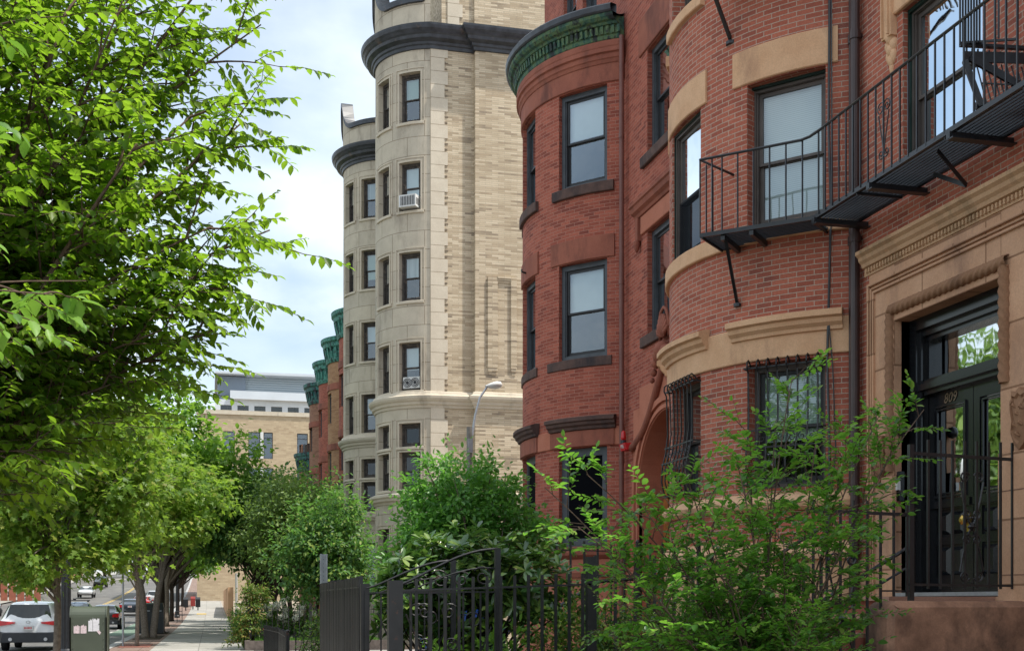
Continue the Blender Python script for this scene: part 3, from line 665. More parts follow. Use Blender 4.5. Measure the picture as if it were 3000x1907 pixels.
for i, (d0, d1) in enumerate(WB):
    a, b = ang(pB, d0), ang(pB, d1)
    block('lintel', pB, ang(pB, d0 - 3.2), ang(pB, d1 + 4.4), 7.95, 8.38, 0, .032, M['brown'], hB)
    block('ground_lintel', pB, ang(pB, d0 - 3.2), ang(pB, d1 + 4.4), 4.43, 4.74, .03, .055, M['brown'], hB)
    mould('window_hood', pB, ang(pB, d0 - 4), ang(pB, d1 + 4.5), [(.03, 4.74), (.09, 4.75), (.1, 4.8), (.15, 4.83), (.16, 4.88), (.2, 4.9), (.2, 4.96), (.1, 4.99), (0, 5.0)], M['sill'], hB)
    block('window_sill', pB, ang(pB, d0 - 3), ang(pB, d1 + 3), 9.18, 9.37, 0, .07, M['sill'], hB)
    block('window_sill', pB, ang(pB, d0 - 2), ang(pB, d1 + 7), 5.93, 6.11, 0, .03, M['sill'], hB)
    window(pB, a, b, 9.37, 11.2, hB, .08, 'frameD', 'frameS', 'shade' if i == 0 else 'curt', .46 if i == 0 else .7, fw=.085)
    window(pB, a, b, 6.11, 7.94, hB, .08, 'frameD', 'frameS', 'shade', .52 if i == 0 else .8, fw=.085)
    window(pB, a, b, 2.55, 4.42, hB, .08, 'frameD', 'frameS', None, 0, glass='glassd', fw=.14, single=True)
    mb = MB(); F = Fr(pB, a, b, .1); F.quad(mb, .15, F.w - .15, .0, 2.68, 4.3); mb.build('storm_screen', M['screen'], hB)
# copper cornice
mould('copper_cornice', pB, pB.sa - .02, pB.sb, [(.02, 11.96), (.1, 11.965), (.11, 11.98), (.12, 12.03), (.115, 12.05), (.13, 12.06), (.13, 12.2), (.18, 12.21), (.2, 12.25), (.25, 12.27), (.29, 12.32), (.3, 12.38), (0.02, 12.38)], M['copper'], hB)
mould('copper_gutter', pB, pB.sa - .05, pB.sb, [(.2, 12.382), (.32, 12.382), (.345, 12.41), (.355, 12.5), (.33, 12.53), (.2, 12.54)], M['bronze'], hB)
mb = MB(); s = pB.sa + .06
while s < pB.sb - .3:        # little pendants under the corona
    q = s; pts = [pB.pt(q), pB.pt(q + .055)]
    mb.sweep(pts, [(.13, 12.06), (.155, 12.06), (.175, 12.19), (.13, 12.19)]); s += .1
mb.build('cornice_pendants', M['copper'], hB)
mb = MB(); pl = pB.poly(pB.sa, pB.sb); mb.face([(x, y, 12.45) for x, y in pl]); mb.build('bay_roof', M['bronze'], hB)
# flat part
for (z0, z1) in ((9.39, 11.24), (6.19, 8.03)):
    window(pB, yB(18.95), yB(20.26), z0, z1, hB, .09, 'frameD', 'frameS', 'curt', .5, fw=.085)
    block('window_sill', pB, yB(18.85), yB(20.46), z0 - .19, z0, 0, .07, M['sill'], hB)
block('lintel', pB, yB(18.7), yB(20.62), 11.25, 11.9, 0, .035, M['brown'], hB)
block('lintel', pB, yB(18.75), yB(20.5), 8.04, 8.36, 0, .04, M['brownlt'], hB)
mould('window_hood', pB, yB(18.6), yB(20.75), [(0, 8.36), (.06, 8.37), (.08, 8.42), (.14, 8.46), (.16, 8.54), (.19, 8.56), (.19, 8.61), (0, 8.64)], M['brown'], hB)
for yy in (20.55,):
    mb = MB(); mb.box(7.42, yy, 7.95, 7.5, yy + .13, 8.37); mb.lathe((7.43, yy + .065, 7.88), [(.01, -.13), (.04, -.08), (.06, 0), (.06, .06), (.03, .1)], 9); mb.build('head_bracket', M['brown'], hB)
window(up, 23.15 - 17.64, 24.1 - 17.64, 13.3, 15.3, hB, .08, 'frameD', 'frameS', 'shade', .6); window(up, 24.55 - 17.64, 25.5 - 17.64, 13.3, 15.3, hB, .08, 'frameD', 'frameS', 'shade', .6)
window(up, 18.95 - 17.64, 20.26 - 17.64, 13., 14.8, hB, .08, 'frameD', 'frameS', 'shade', .6)
# arched doorway with ogee hood
YC, RI = 19.2, 1.32; ZS = 3.42
def archpts(r, n=24): return [(YC + r * math.cos(math.pi * i / n), ZS + r * math.sin(math.pi * i / n)) for i in range(n + 1)]
mb = MB(); ip = archpts(RI); 
def arc_ring(mb, r0, r1, x0, x1, zb=0.):
    a, b = archpts(r0), archpts(r1)
    a = [(a[0][0], zb)] + a + [(a[-1][0], zb)]; b = [(b[0][0], zb)] + b + [(b[-1][0], zb)]
    for i in range(len(a) - 1):
        mb.face([(x0, *a[i]), (x0, *a[i + 1]), (x0, *b[i + 1]), (x0, *b[i])]); mb.face([(x0, *a[i]), (x0, *a[i + 1]), (x1, *a[i + 1]), (x1, *a[i])]); mb.face([(x0, *b[i]), (x0, *b[i + 1]), (x1, *b[i + 1]), (x1, *b[i])])
# stone panel with arched hole
hole = [(ip[0][0], 0.)] + ip + [(ip[-1][0], 0.)]
for i in range(len(hole) - 1):
    (y0, z0), (y1, z1) = hole[i], hole[i + 1]
    if abs(y0 - y1) > 1e-6: mb.face([(7.44, y0, z0), (7.44, y1, z1), (7.44, y1, 4.95), (7.44, y0, 4.95)])
    mb.face([(7.44, y0, z0), (7.44, y1, z1), (7.95, y1, z1), (7.95, y0, z0)])
mb.box(7.44, 17.7, 0, 7.5, YC - RI, 4.95); mb.box(7.44, YC + RI, 0, 7.5, 20.82, 4.95); mb.box(7.44, 17.9, 4.95, 7.5, 20.5, 5.3)
mb.build('arched_surround', M['brownlt'], hB)
mb = MB(); arc_ring(mb, RI + .02, RI + .09, 7.41, 7.44, .0); arc_ring(mb, RI + .14, RI + .24, 7.385, 7.44, 2.4); mb.build('arch_moulding', M['brownlt'], hB)
mb = MB()
for sgn in (1, -1):      # ogee sweep up to the shell finial
    pts = []
    for t in [i / 14 for i in range(15)]:
        y = YC + sgn * (RI + .22) * (1 - t) ** 1.6 * (1 - .1 * math.sin(t * 6.28)) + sgn * .06; z = ZS + .85 + 1.35 * t ** 1.2
        pts.append((7.4, y, z))
    mb.tube(pts, [.07] * 12 + [.06, .05, .05], 8)
mb.build('ogee_hood', M['brown'], hB, True)
mb = MB()
for (dy, dz, r) in [(0, 0, .17), (.16, -.05, .13), (-.16, -.05, .13), (.3, -.16, .1), (-.3, -.16, .1), (.42, -.3, .07), (-.42, -.3, .07), (.5, -.42, .05)]:
    mb.lathe((7.38, YC + dy, 5.72 + dz), [(.01, -r), (r * .75, -r * .6), (r, 0), (r * .7, r * .65), (.01, r)], 10)
mb.build('leafy_finial_scroll', M['brown'], hB, True)
mb = MB()
for k in range(9):
    a = R_(-70 + k * 17.5); mb.tube([(7.4, YC + .0 + .04 * math.sin(a), 5.95), (7.36, YC + .15 * math.sin(a), 5.95 + .18 * math.cos(a)), (7.38, YC + .26 * math.sin(a), 5.97 + .36 * math.cos(a))], [.02, .042, .03], 6)
mb.tube([(7.42, YC - .2, 5.93), (7.4, YC - .24, 6.15), (7.4, YC - .13, 6.38), (7.4, YC, 6.44), (7.4, YC + .13, 6.38), (7.4, YC + .24, 6.15), (7.42, YC + .2, 5.93)], .03, 6)
mb.build('carved_shell', M['brown'], hB, True)
mb = MB(); mb.box(8.0, 17.8, 0, 8.05, 20.6, 5); mb.build('vestibule_wall', M['room'], hB)
mb = MB(); mb.box(7.86, 18.0, 1.2, 7.92, 18.15, 4.2); mb.box(7.86, 20.2, 1.2, 7.92, 20.42, 4.1); mb.box(7.86, 19.1, 1.2, 7.92, 19.3, 4.5); mb.box(7.88, 18.1, 1.2, 7.93, 20.3, 2.2); mb.build('entrance_door', M['wood'], hB)
mb = MB(); mb.box(5.9, 17.9, -.1, 7.95, 20.5, 1.2)
for i in range(6): mb.box(4.5 + i * .24, 17.9, -.1, 5.9, 20.5, .2 * (i + 1) - .2 + .18)
mb.build('entrance_steps', M['brownlt'], hB)
mb = MB(); mb.tube([(7.38, 21.3, 0), (7.38, 21.3, 11.95)], .045, 10)
for z in (1.5, 4.1, 7.4, 10.1): mb.lathe((7.38, 21.3, z), [(.055, -.04), (.055, .04)], 10)
mb.build('downpipe', M['pipeb'], hB)
mb = MB()
for z, s in ((6.28, 0),): x, y = pB.pt(ang(pB, -1), .0); mb.tube([(x, y, 8.1), (x - .12, y - .02, 8.12), (x - .12, y - .02, 8.17)], .02, 6)
mb.build('wall_hook', M['iron'], hB)
# FIRE alarm beacon
fa = empty('fire_alarm', (7.28, 21.12, 4.3), 'red fire alarm beacon and FIRE plate on the brick beside the brown downpipe', 'alarm')
mb = MB(); mb.box(7.28, 20.83, 4.24, 7.5, 20.88, 4.27)
mb.hexa([(7.3, 20.78, 4.25), (7.3, 21.1, 4.25), (7.44, 21.1, 4.25), (7.44, 20.78, 4.25), (7.26, 20.78, 4.37), (7.26, 21.1, 4.37), (7.44, 21.1, 4.37), (7.44, 20.78, 4.37)])
mb.build('alarm_plate', M['red'], fa)
mb = MB(); mb.lathe((7.32, 21.02, 4.38), [(.055, 0), (.055, .06)], 12); mb.build('beacon_base', M['iron'], fa)
mb = MB(); mb.lathe((7.32, 21.02, 4.44), [(.045, 0), (.05, .05), (.04, .15), (.015, .18)], 12); mb.build('beacon_lens', M['redglass'], fa, True)
def text_mesh(name, body, size, origin, xdir, ydir, mat, parent, ext=.002):
    cu = bpy.data.curves.new('number', 'FONT'); cu.body = body; cu.size = size; cu.extrude = ext; cu.align_x = 'CENTER'; cu.align_y = 'CENTER'
    o = bpy.data.objects.new('tmp', cu); COL.objects.link(o); dg = bpy.context.evaluated_depsgraph_get(); me = bpy.data.meshes.new_from_object(o.evaluated_get(dg)); bpy.data.objects.remove(o)
    X = Vector(xdir).normalized(); Y = Vector(ydir).normalized(); Z = X.cross(Y); m = Matrix((X, Y, Z)).transposed().to_4x4(); m.translation = Vector(origin); me.transform(m)
    me.materials.clear(); me.materials.append(mat); o = bpy.data.objects.new(name, me); COL.objects.link(o)
    if parent: o.parent = parent; me.transform(world_of(parent).inverted())
    return o
text_mesh('lettering', 'FIRE', .095, (7.268, 20.94, 4.312), (0, -1, 0), (-.3, 0, 1), M['white'], fa)

# ================================================================ LIMESTONE BUILDING
YL = 42.04; LB = R_(75)
pL = bay_path(7.5, YL, YL, 2.2, LB, 61., start=(19, YL), extra=YL + 11.0)
sc = pL.seg[0][2]
hL = empty('limestone_building', (7.5, 44, 0), 'tall cream limestone and roman brick apartment block with two bowed bays and dark cornice', 'building')
WL = [(-66.1, -44.4), (-32.1, -12.), (12., 32.1), (44.4, 66.1)]
FL = [(5.46, 6.77), (6.95, 7.78), (8.92, 10.62), (12.07, 13.79), (15.24, 16.96), (18.35, 20.1), (2.3, 4.1)]
opsL = []
for sec in (False, True):
    for d0, d1 in WL:
        for z0, z1 in FL: opsL.append((ang(pL, d0, sec), ang(pL, d1, sec), z0, z1))
mb = MB(); wall(mb, pL, sc, pL.len, -.2, 21.0, opsL, .3); mb.build('limestone_front', M['lime'], hL)
# parapets with dutch-gable outline over the bays
par = empty('tmp', (0, 0, 0), 'x', 'x'); bpy.data.objects.remove(par)
for sec in (False, True):
    mb = MB(); mc = MB()
    a = pL.sa2 if sec else pL.sa; b = pL.sb2 if sec else pL.sb; n = 60; prev = None
    for i in range(n + 1):
        q = lerp(a, b, i / n); th = abs(math.degrees((q - a) / pL.R - pL.beta)); t = th / 75.
        z = 22.5 + (.75 * (1 - (t / .16) ** 2) + .55 if t < .16 else (.55 * (1 - (t - .16) / .24) ** 2 if t < .4 else 0)) + (.9 * ((t - .93) / .07) if t > .93 else 0)
        p0, p1 = pL.pt(q, .02), pL.pt(q, -.3)
        if prev:
            (q0, z0, r0, r1) = prev
            mb.face([(r0[0], r0[1], 21.4), (p0[0], p0[1], 21.4), (p0[0], p0[1], z), (r0[0], r0[1], z0)], [(q0, 21.4), (q, 21.4), (q, z), (q0, z0)])
            mb.face([(r1[0], r1[1], 21.4), (p1[0], p1[1], 21.4), (p1[0], p1[1], z), (r1[0], r1[1], z0)], [(q0, 21.4), (q, 21.4), (q, z), (q0, z0)])
            s0, s1 = pL.pt(q0, .12), pL.pt(q, .12); t0, t1 = pL.pt(q0, -.4), pL.pt(q, -.4)
            mc.hexa([(s0[0], s0[1], z0), (s1[0], s1[1], z), (t1[0], t1[1], z), (t0[0], t0[1], z0), (s0[0], s0[1], z0 + .2), (s1[0], s1[1], z + .2), (t1[0], t1[1], z + .2), (t0[0], t0[1], z0 + .2)])
        prev = (q, z, p0, p1)
    mb.build('bay_parapet', M['lime'], hL); mc.build('parapet_coping', M['bronze'], hL)
mb = MB(); fl = Path(); fl.line((7.5, YL + 4.25), (7.5, YL + 11)); wall(mb, fl, 0, fl.len, 21.4, 22.3); mb.build('front_parapet', M['lime'], hL)
# side wall: quoin strip, brick field, stepped projection
mb = MB()
def sidewall(mb, x0, x1, z0, z1, out, endl=False, endr=False):
    y = YL - out
    mb.face([(x0, y, z0), (x1, y, z0), (x1, y, z1), (x0, y, z1)], [(x0, z0), (x1, z0), (x1, z1), (x0, z1)])
    if out > 0:
        for x in (x0, x1): mb.face([(x, y, z0), (x, YL, z0), (x, YL, z1), (x, y, z1)], [(x, z0), (x + out, z0), (x + out, z1), (x, z1)])
        for z in (z0, z1): mb.face([(x0, y, z), (x1, y, z), (x1, YL, z), (x0, YL, z)], [(x0, 0), (x1, 0), (x1, out), (x0, out)])
sidewall(mb, 7.9, 9.06, -.2, 20.9, 0); sidewall(mb, 9.06, 19, -.2, 20.9, .24); sidewall(mb, 7.9, 9.06, 21.6, 27, 0); sidewall(mb, 9.06, 19, 21.6, 27, .1)
for x0, x1 in ((9.5, 9.86), (10.34, 10.55), (12.2, 12.56), (13.04, 13.25)):
    y = YL - .24
    for (a, b, z0, z1, o) in ((x0, x1, 9.75, 12.95, .07), (x0 + .02, x1 - .02, 9.62, 9.75, .05), (x0 + .04, x1 - .04, 9.5, 9.62, .025)):
        mb.face([(a, y - o, z0), (b, y - o, z0), (b, y - o, z1), (a, y - o, z1)], [(a, z0), (b, z0), (b, z1), (a, z1)])
        for x in (a, b): mb.face([(x, y - o, z0), (x, y, z0), (x, y, z1), (x, y - o, z1)], [(x, z0), (x + o, z0), (x + o, z1), (x, z1)])
        for z in (z0, z1): mb.face([(a, y - o, z), (b, y - o, z), (b, y, z), (a, y, z)], [(a, 0), (b, 0), (b, o), (a, o)])
for x0, x1 in ((9.86, 10.34), (12.56, 13.04)):
    y = YL - .24
    for k in range(3): mb.box(x0, y - .09 + k * .03, 12.9 - k * .07, x1, y, 12.97 - k * .07)
for k, (a, b) in enumerate(((0, 0),)): pass
mb.face([(7.5, YL, 27), (19, YL, 27), (19, YL + 5, 27), (7.9, YL + 5, 27)]); mb.face([(8.1, YL + .1, 21.6), (8.1, YL + 5, 21.6), (8.1, YL + 5, 27), (8.1, YL + .1, 27)], [(0, 21.6), (19, 21.6), (19, 27), (0, 27)])
mb.build('brick_side_wall', M['roman'], hL)
mb = MB(); z = -.1; k = 0
while z < 20.9:           # toothed quoins
    h = .47; w = .62 if k % 2 == 0 else .5
    mb.box(7.5 + .0, YL - .03, z, 7.5 + w, YL + .02, min(z + h, 20.9)); z += h; k += 1
mb.build('quoins', M['limeq'], hL); mb = MB(); z = 21.6
while z < 27: mb.box(7.5 + .6, YL - .03, z, 8.1 + (.55 if k % 2 == 0 else .43), YL + .02, min(z + .47, 27)); z += .47; k += 1
mb.build('quoins', M['limeq'], hL)
mb = MB(); z = -.1; k = 0   # projecting brick ends beside the quoins
while z < 20.8:
    if k % 2: mb.box(8.0, YL - .02, z + .07, 8.1, YL + .01, z + .12); mb.box(8.0, YL - .018, z + .28, 8.13, YL + .01, z + .32)
    z += .47; k += 1
mb.build('toothed_bricks', simple('dark_roman_brick', (.2, .16, .115), .85, .2), hL)
# cornice and belts wrap round the corner, step and bays
main = [(19, YL - .24), (9.06, YL - .24), (9.06, YL), (7.5, YL)] + pL.poly(pL.sa, pL.len, .2)[1:]
# simplify repeated points
def clean(P):
    o = [P[0]]
    for p in P[1:]:
        if math.hypot(p[0] - o[-1][0], p[1] - o[-1][1]) > .02: o.append(p)
    return o
main = clean(main)
def lsweep(name, prof, mat): mb = MB(); mb.sweep(main, prof); mb.build(name, mat, hL)
lsweep('cornice', [(-.05, 20.85), (.06, 20.87), (.08, 20.97), (.13, 21.0), (.15, 21.08), (.2, 21.1), (.31, 21.15), (.34, 21.25), (.39, 21.29), (.44, 21.36), (.49, 21.41), (.52, 21.5), (.53, 21.57), (.35, 21.62), (-.05, 21.66)], M['bronze'])
lsweep('belt_course', [(-.02, 8.3), (.04, 8.3), (.06, 8.38), (.12, 8.42), (.14, 8.5), (.2, 8.55), (.24, 8.62), (.25, 8.7), (.12, 8.76), (.08, 8.86), (-.02, 8.9)], M['limet'])
lsweep('belt_course', [(-.02, 4.95), (.03, 4.95), (.06, 5.02), (.14, 5.07), (.16, 5.15), (.22, 5.2), (.22, 5.28), (.1, 5.33), (-.02, 5.36)], M['limet'])
covs = ['curt', 'shade', 'blind', 'curt', 'shade', 'blindg']
for sec in (False, True):
    for wi, (d0, d1) in enumerate(WL[:2] if not sec else WL[:2]):
        a, b = ang(pL, d0, sec), ang(pL, d1, sec)
        for fi, (z0, z1) in enumerate(FL):
            cf = [.0, .0, .55, .5, .75, .5, 0][fi] if wi == 0 else [.2, 0, .6, .8, .3, .9, .4][fi]
            window(pL, a, b, z0, z1, hL, .16, 'frameL', 'frameL', covs[(fi + wi + sec) % 6] if cf else None, cf, single=(fi == 1), fw=.09, sw=.06, glass='glass' if fi > 1 else 'glassd')
    for (d0, d1) in WL[:2]:     # moulded architraves round the openings
        for fi, (z0, z1) in enumerate(FL):
            A0, A1 = ang(pL, d0, sec), ang(pL, d1, sec); mb = MB()
            for k, (e0, e1, o) in enumerate(((.0, .05, .03), (.12, .15, .025))):
                for (s0, s1, q0, q1) in ((A0 - e1, A0 - e0, z0, z1 + e1), (A1 + e0, A1 + e1, z0, z1 + e1), (A0 - e0, A1 + e0, z1 + e0, z1 + e1)):
                    mb.sweep(pL.poly(s0, s1, .3), [(-.005, q0), (o, q0), (o, q1), (-.005, q1)])
            mb.build('architrave', M['limet'], hL)
            block('window_sill', pL, A0 - .12, A1 + .12, z0 - .1, z0, 0, .06, M['limet'], hL)
# air conditioners
def ac(p, a, b, z, h, name, label, split=False):
    F = Fr(p, a, b, 0); e = empty(name, F.P(F.w / 2, 0, z), label, 'air conditioner'); mb = MB()
    x0, x1 = (F.w / 2 - .34, F.w / 2 + .3); y0 = -.28 if not split else .06
    F.box(mb, x0, x1, y0, .3, z, z + h); mb.build('casing', M['white'], e)
    mb = MB()
    if not split:
        k = 9
        for i in range(k): xx = lerp(x0 + .04, x1 - .04, i / k); F.box(mb, xx, xx + .035, y0 - .006, y0, z + .05, z + h - .05)
        for s_ in (x0 - .004, x1 + .001):
            for i in range(6): F.box(mb, s_, s_ + .004, y0 + .05, .0, z + .08 + i * .04, z + .1 + i * .04)
        mb.build('grille', M['frameS'], e)
    else:
        for xx in (lerp(x0, x1, .27), lerp(x0, x1, .73)):
            c = F.P(xx, y0 - .012, z + h / 2); r = h * .38
            for rr in (r, r * .66, r * .33):
                mb.tube([Vector(c) + Vector((F.ex.x, F.ex.y, 0)) * rr * math.cos(t) + Vector((0, 0, rr * math.sin(t))) for t in [i * math.pi / 8 for i in range(17)]], .012, 4)
            mb.tube([c, Vector(c) + Vector((F.en.x, F.en.y, 0)) * .01], r * .3, 8)
        mb.build('fan', M['frameS'], e)
ac(pL, ang(pL, -66.1), ang(pL, -44.4), 15.32, .42, 'air_conditioner', 'white box air conditioner jutting from an upper bay window of the limestone building')
ac(pL, ang(pL, -66.1), ang(pL, -44.4), 9.02, .4, 'window_fan', 'white twin window fan in the lower bay window of the limestone building', True)

# ================================================================ ROW OF TURRETED HOUSES
def turret(yc, zt, col, corn, label, y0, y1, band='brown', mansard=False):
    p = bay_path(8.2 + 0, y0, yc - 2 * math.sin(R_(80)), 2.0, R_(80), y1)
    h = empty('turreted_rowhouse', (8.2, yc, 0), label, 'house', 'turreted rowhouses beyond the limestone building')
    W = [(-64, -40), (-26, -4), (12, 34)]; FLT = [(4.6, 6.3), (8.2, 10.), (11.6, 13.3)]
    W = [(-68, -42), (-20, 8), (40, 66)]
    ops = [(ang(p, a), ang(p, b), z0, z1) for a, b in W[:2] for z0, z1 in FLT]
    mb = MB(); wall(mb, p, 0, p.len, -.2, zt - 1.3, ops, .25); mb.face([(8.2, y0, zt - 1.3), (8.2, y1, zt - 1.3), (20, y1, zt - 1.3), (20, y0, zt - 1.3)]); mb.face([(8.2, y0, -.2), (20, y0, -.2), (20, y0, zt - 1.3), (8.2, y0, zt - 1.3)], [(0, 0), (12, 0), (12, zt), (0, zt)])
    mb.build('wall', M[col], h)
    for z in (zt - 2.9, 10.05, 7.9, 6.35, 4.2): block('stone_band', p, p.sa, p.sb, z, z + .38, 0, .05, M[band], h)
    mould('belt_moulding', p, p.sa, p.sb, [(0, 7.2), (.08, 7.2), (.2, 7.5), (.2, 7.62), (0, 7.7)], M['sill'], h)
    mould('copper_cornice', p, p.sa - .2, p.sb + .1, [(0, zt - 1.35), (.06, zt - 1.35), (.12, zt - 1.2), (.14, zt - .95), (.15, zt - .6), (.28, zt - .5), (.3, zt - .3), (.4, zt - .2), (.42, zt), (0, zt)], M[corn], h)
    mb = MB(); s = p.sa
    while s < p.sb - .2:
        mb.sweep([p.pt(s), p.pt(s + .14)], [(.1, zt - 1.1), (.16, zt - 1.1), (.27, zt - .55), (.1, zt - .55)]); s += .34
    mb.build('cornice_brackets', M[corn], h)
    mb = MB(); pts = p.poly(p.sa, p.sb); mb.face([(x, y, zt - .02) for x, y in pts]); mb.build('roof', M['sill'], h)
    for a, b in W[:2]:
        for z0, z1 in FLT: window(p, ang(p, a), ang(p, b), z0, z1, h, .12, 'frameD', 'frameS', None, 0, glass='glass', fw=.1)
    return h
turret(63.7, 16.5, 'brickB', 'copperT', 'red brick turret house directly beyond the limestone building, with turquoise cornice', 61.02, 66.8)
turret(69.9, 16.35, 'brickT', 'copperT', 'tan brick turret house with turquoise cornice, second beyond the limestone building', 66.8, 72.9)
turret(75.9, 16.2, 'brickB', 'copperT', 'narrow red turret house with bracketed turquoise cornice, third in the row', 72.9, 79.4)
turret(83.2, 16.1, 'brickU', 'copperD', 'brownish turret house with dark patinated cornice, fourth in the row', 79.4, 86.5)
turret(93, 12.6, 'brickU', 'copperD', 'low brown turret house with dark cornice at the far end of the row', 86.5, 99)
# ================================================================ MODERN BUILDING
Ym = 150
hm = empty('modern_building', (6, Ym, 0), 'modern tan brick block with corrugated metal top storey at the end of the street', 'building')
def mwall(mb, x0, x1, z0, z1, y=Ym, ops=()):
    p = Path(); p.line((x1, y), (x0, y)); wall(mb, p, 0, p.len, z0, z1, [(x1 - b, x1 - a, c, d) for a, b, c, d in ops], .35); return p
mw = []
for z0, z1 in ((18.8, 22), (14.2, 17.7), (9.8, 13.2)):
    for a, b in ((1.6, 2.9), (4.5, 5.9), (6.3, 7.4), (10.3, 11.6), (12.1, 13.2), (16.1, 17.4), (18, 19.1)): mw.append((a, b, z0, z1))
mb = MB(); mwall(mb, -1.5, 24, 0, 24.2, Ym, mw); mb.face([(-1.5, Ym, 24.2), (24, Ym, 24.2), (24, Ym + 25, 24.2), (-1.5, Ym + 25, 24.2)]); mb.face([(-1.5, Ym, 0), (-1.5, Ym + 25, 0), (-1.5, Ym + 25, 24.2), (-1.5, Ym, 24.2)], [(0, 0), (25, 0), (25, 24), (0, 24)]); mb.build('brick_wall', M['romanM'], hm)
mb = MB(); mb.box(-1.6, Ym - .15, 24.0, 24, Ym + 1, 24.5); mb.build('coping', M['limet'], hm)
for a, b, c, d in mw:
    p = Path(); p.line((b, Ym), (a, Ym)); mb = MB(); F = Fr(p, 0, p.len, .2); F.ring(mb, 0, F.w, 0, .12, c, d, .09); F.box(mb, .09, F.w - .09, 0.01, .1, lerp(c, d, .78), lerp(c, d, .78) + .1)
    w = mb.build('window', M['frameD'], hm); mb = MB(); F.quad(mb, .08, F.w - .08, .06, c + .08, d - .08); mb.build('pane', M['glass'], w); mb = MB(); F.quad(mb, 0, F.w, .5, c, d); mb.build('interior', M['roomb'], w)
for z0, z1 in ((18.8, 22), (14.2, 17.7)):
    mb = MB(); mb.box(5.92, Ym - .08, z0, 6.28, Ym + .2, z1); mb.build('panel', M['white'], hm)
mt = simple('white_metal_panel', (.56, .6, .64), .5, .4, .0, .06, .5)
ux = [1.25 + 2.03 * k for k in range(9)]
mb = MB(); p = mwall(mb, .6, 24, 24.5, 26.3, Ym + 3, [(x, x + 1.35, 24.7, 25.6) for x in ux]); mb.box(2.4, Ym + 2.3, 26.3, 24, Ym + 4, 27.3); mb.build('upper_storey', mt, hm)
for x in ux:
    mb = MB(); mb.box(x, Ym + 3.2, 24.7, x + 1.35, Ym + 3.25, 25.6); w = mb.build('upper_window', M['glassd'], hm); mb = MB(); mb.box(x, Ym + 3.13, 24.7, x + 1.35, Ym + 3.18, 24.77); mb.box(x + .85, Ym + 3.13, 24.77, x + .9, Ym + 3.18, 25.6); mb.build('mullion', M['frameD'], w)
m_, t_ = newmat('corrugated_metal'); g_ = N(t_, 'ShaderNodeNewGeometry').outputs['Position']; w_ = N(t_, 'ShaderNodeTexWave', bands_direction='Z'); w_.inputs['Scale'].default_value = 1.1; t_.links.new(g_, w_.inputs[0]); r_ = ramp(t_, [(0, (.24, .29, .32)), (1, (.42, .47, .5))]); t_.links.new(w_.outputs['Fac'], r_.inputs[0]); finish(t_, r_.outputs[0], .45, .4, .3, w_.outputs['Fac'], .5, .05); M['corr'] = m_
mb = MB(); mb.box(4.3, Ym + 5, 26.4, 24, Ym + 20, 29.6); mb.build('metal_cladding', M['corr'], hm)
mb = MB(); mb.box(.95, Ym + 4.6, 24.5, 4.3, Ym + 20, 29.4); mb.build('grey_cladding', simple('blue_grey_cladding', (.2, .24, .29), .5, .4, .1, .05, .4), hm)
mb = MB(); mb.hexa([(.6, Ym + 3.2, 29.5), (24, Ym + 3.2, 29.6), (24, Ym + 20, 29.6), (.6, Ym + 20, 29.5), (.6, Ym + 3.2, 29.75), (24, Ym + 3.2, 30.0), (24, Ym + 20, 30), (.6, Ym + 20, 29.75)]); mb.build('roof_edge', mt, hm)
# ================================================================ FIRE ESCAPE (house A)
ZP = 5.98
fe = empty('fire_escape', (6.9, 11.5, ZP), 'black iron fire escape balcony of slatted platforms across the tan-trimmed brick house', 'fire escape')
Q0, Q1, Q2 = (5.83, 13.9), (6.85, 12.92), (6.83, 8.2)
I0, I1, I2 = (6.3, 14.36), (7.28, 13.32), (7.42, 8.2)
def slats(name, o0, o1, i0, i1, n, joists):
    mb = MB()
    for k in range(n + 1):
        t = k / n; a = (lerp(o0[0], i0[0], t), lerp(o0[1], i0[1], t), ZP); b = (lerp(o1[0], i1[0], t), lerp(o1[1], i1[1], t), ZP); mb.bar(a, b, .012 if 0 < k < n else .03, .03 if 0 < k < n else .05)
    for t in joists:
        a = (lerp(o0[0], o1[0], t), lerp(o0[1], o1[1], t), ZP - .028); b = (lerp(i0[0], i1[0], t), lerp(i0[1], i1[1], t), ZP - .028); mb.bar(a, b, .02, .03)
    return mb.build(name, M['iron'], fe)
slats('platform', Q0, Q1, I0, I1, 11, (.02, .45, .98)); slats('platform', (6.85, 12.9), Q2, (7.4, 12.9), I2, 12, (.2, .55, .8, .98))
mb = MB()
mb.bar((6.3, 13.45, ZP - .05), (6.72, 13.9, ZP - .05), .05, .07); mb.bar((6.72, 13.9, ZP - .05), (6.95, 14.1, ZP - .04), .05, .07); mb.build('bearer', M['iron'], fe)
for yy in (12.86, 11.65, 10.2, 8.9):
    mb = MB(); mb.bar((6.8, yy, ZP - .06), (7.5, yy, ZP - .06), .06, .07); mb.bar((6.8, yy - .03, ZP - .095), (7.5, yy - .03, ZP - .095), .1, .012); mb.build('bearer', M['iron'], fe)
mb = MB(); mb.bar((6.05, 13.72, ZP - .05), (6.5, 14.22, ZP - .05), .05, .07); mb.build('bearer', M['iron'], fe)
mb = MB(); mb.bar((6.1, 13.75, ZP - .06), (6.47, 14.22, ZP - .72), .035, .035); mb.lathe((6.46, 14.2, ZP - .74), [(.05, -.02), (.05, .02)], 8); mb.build('brace', M['iron'], fe)
mb = MB(); mb.bar((6.95, 10.6, ZP - .04), (7.38, 10.75, ZP - .3), .012, .045); mb.bar((7.38, 10.75, ZP - .3), (7.3, 11.2, ZP - .04), .012, .045); mb.build('brace', M['iron'], fe)
HR = .93
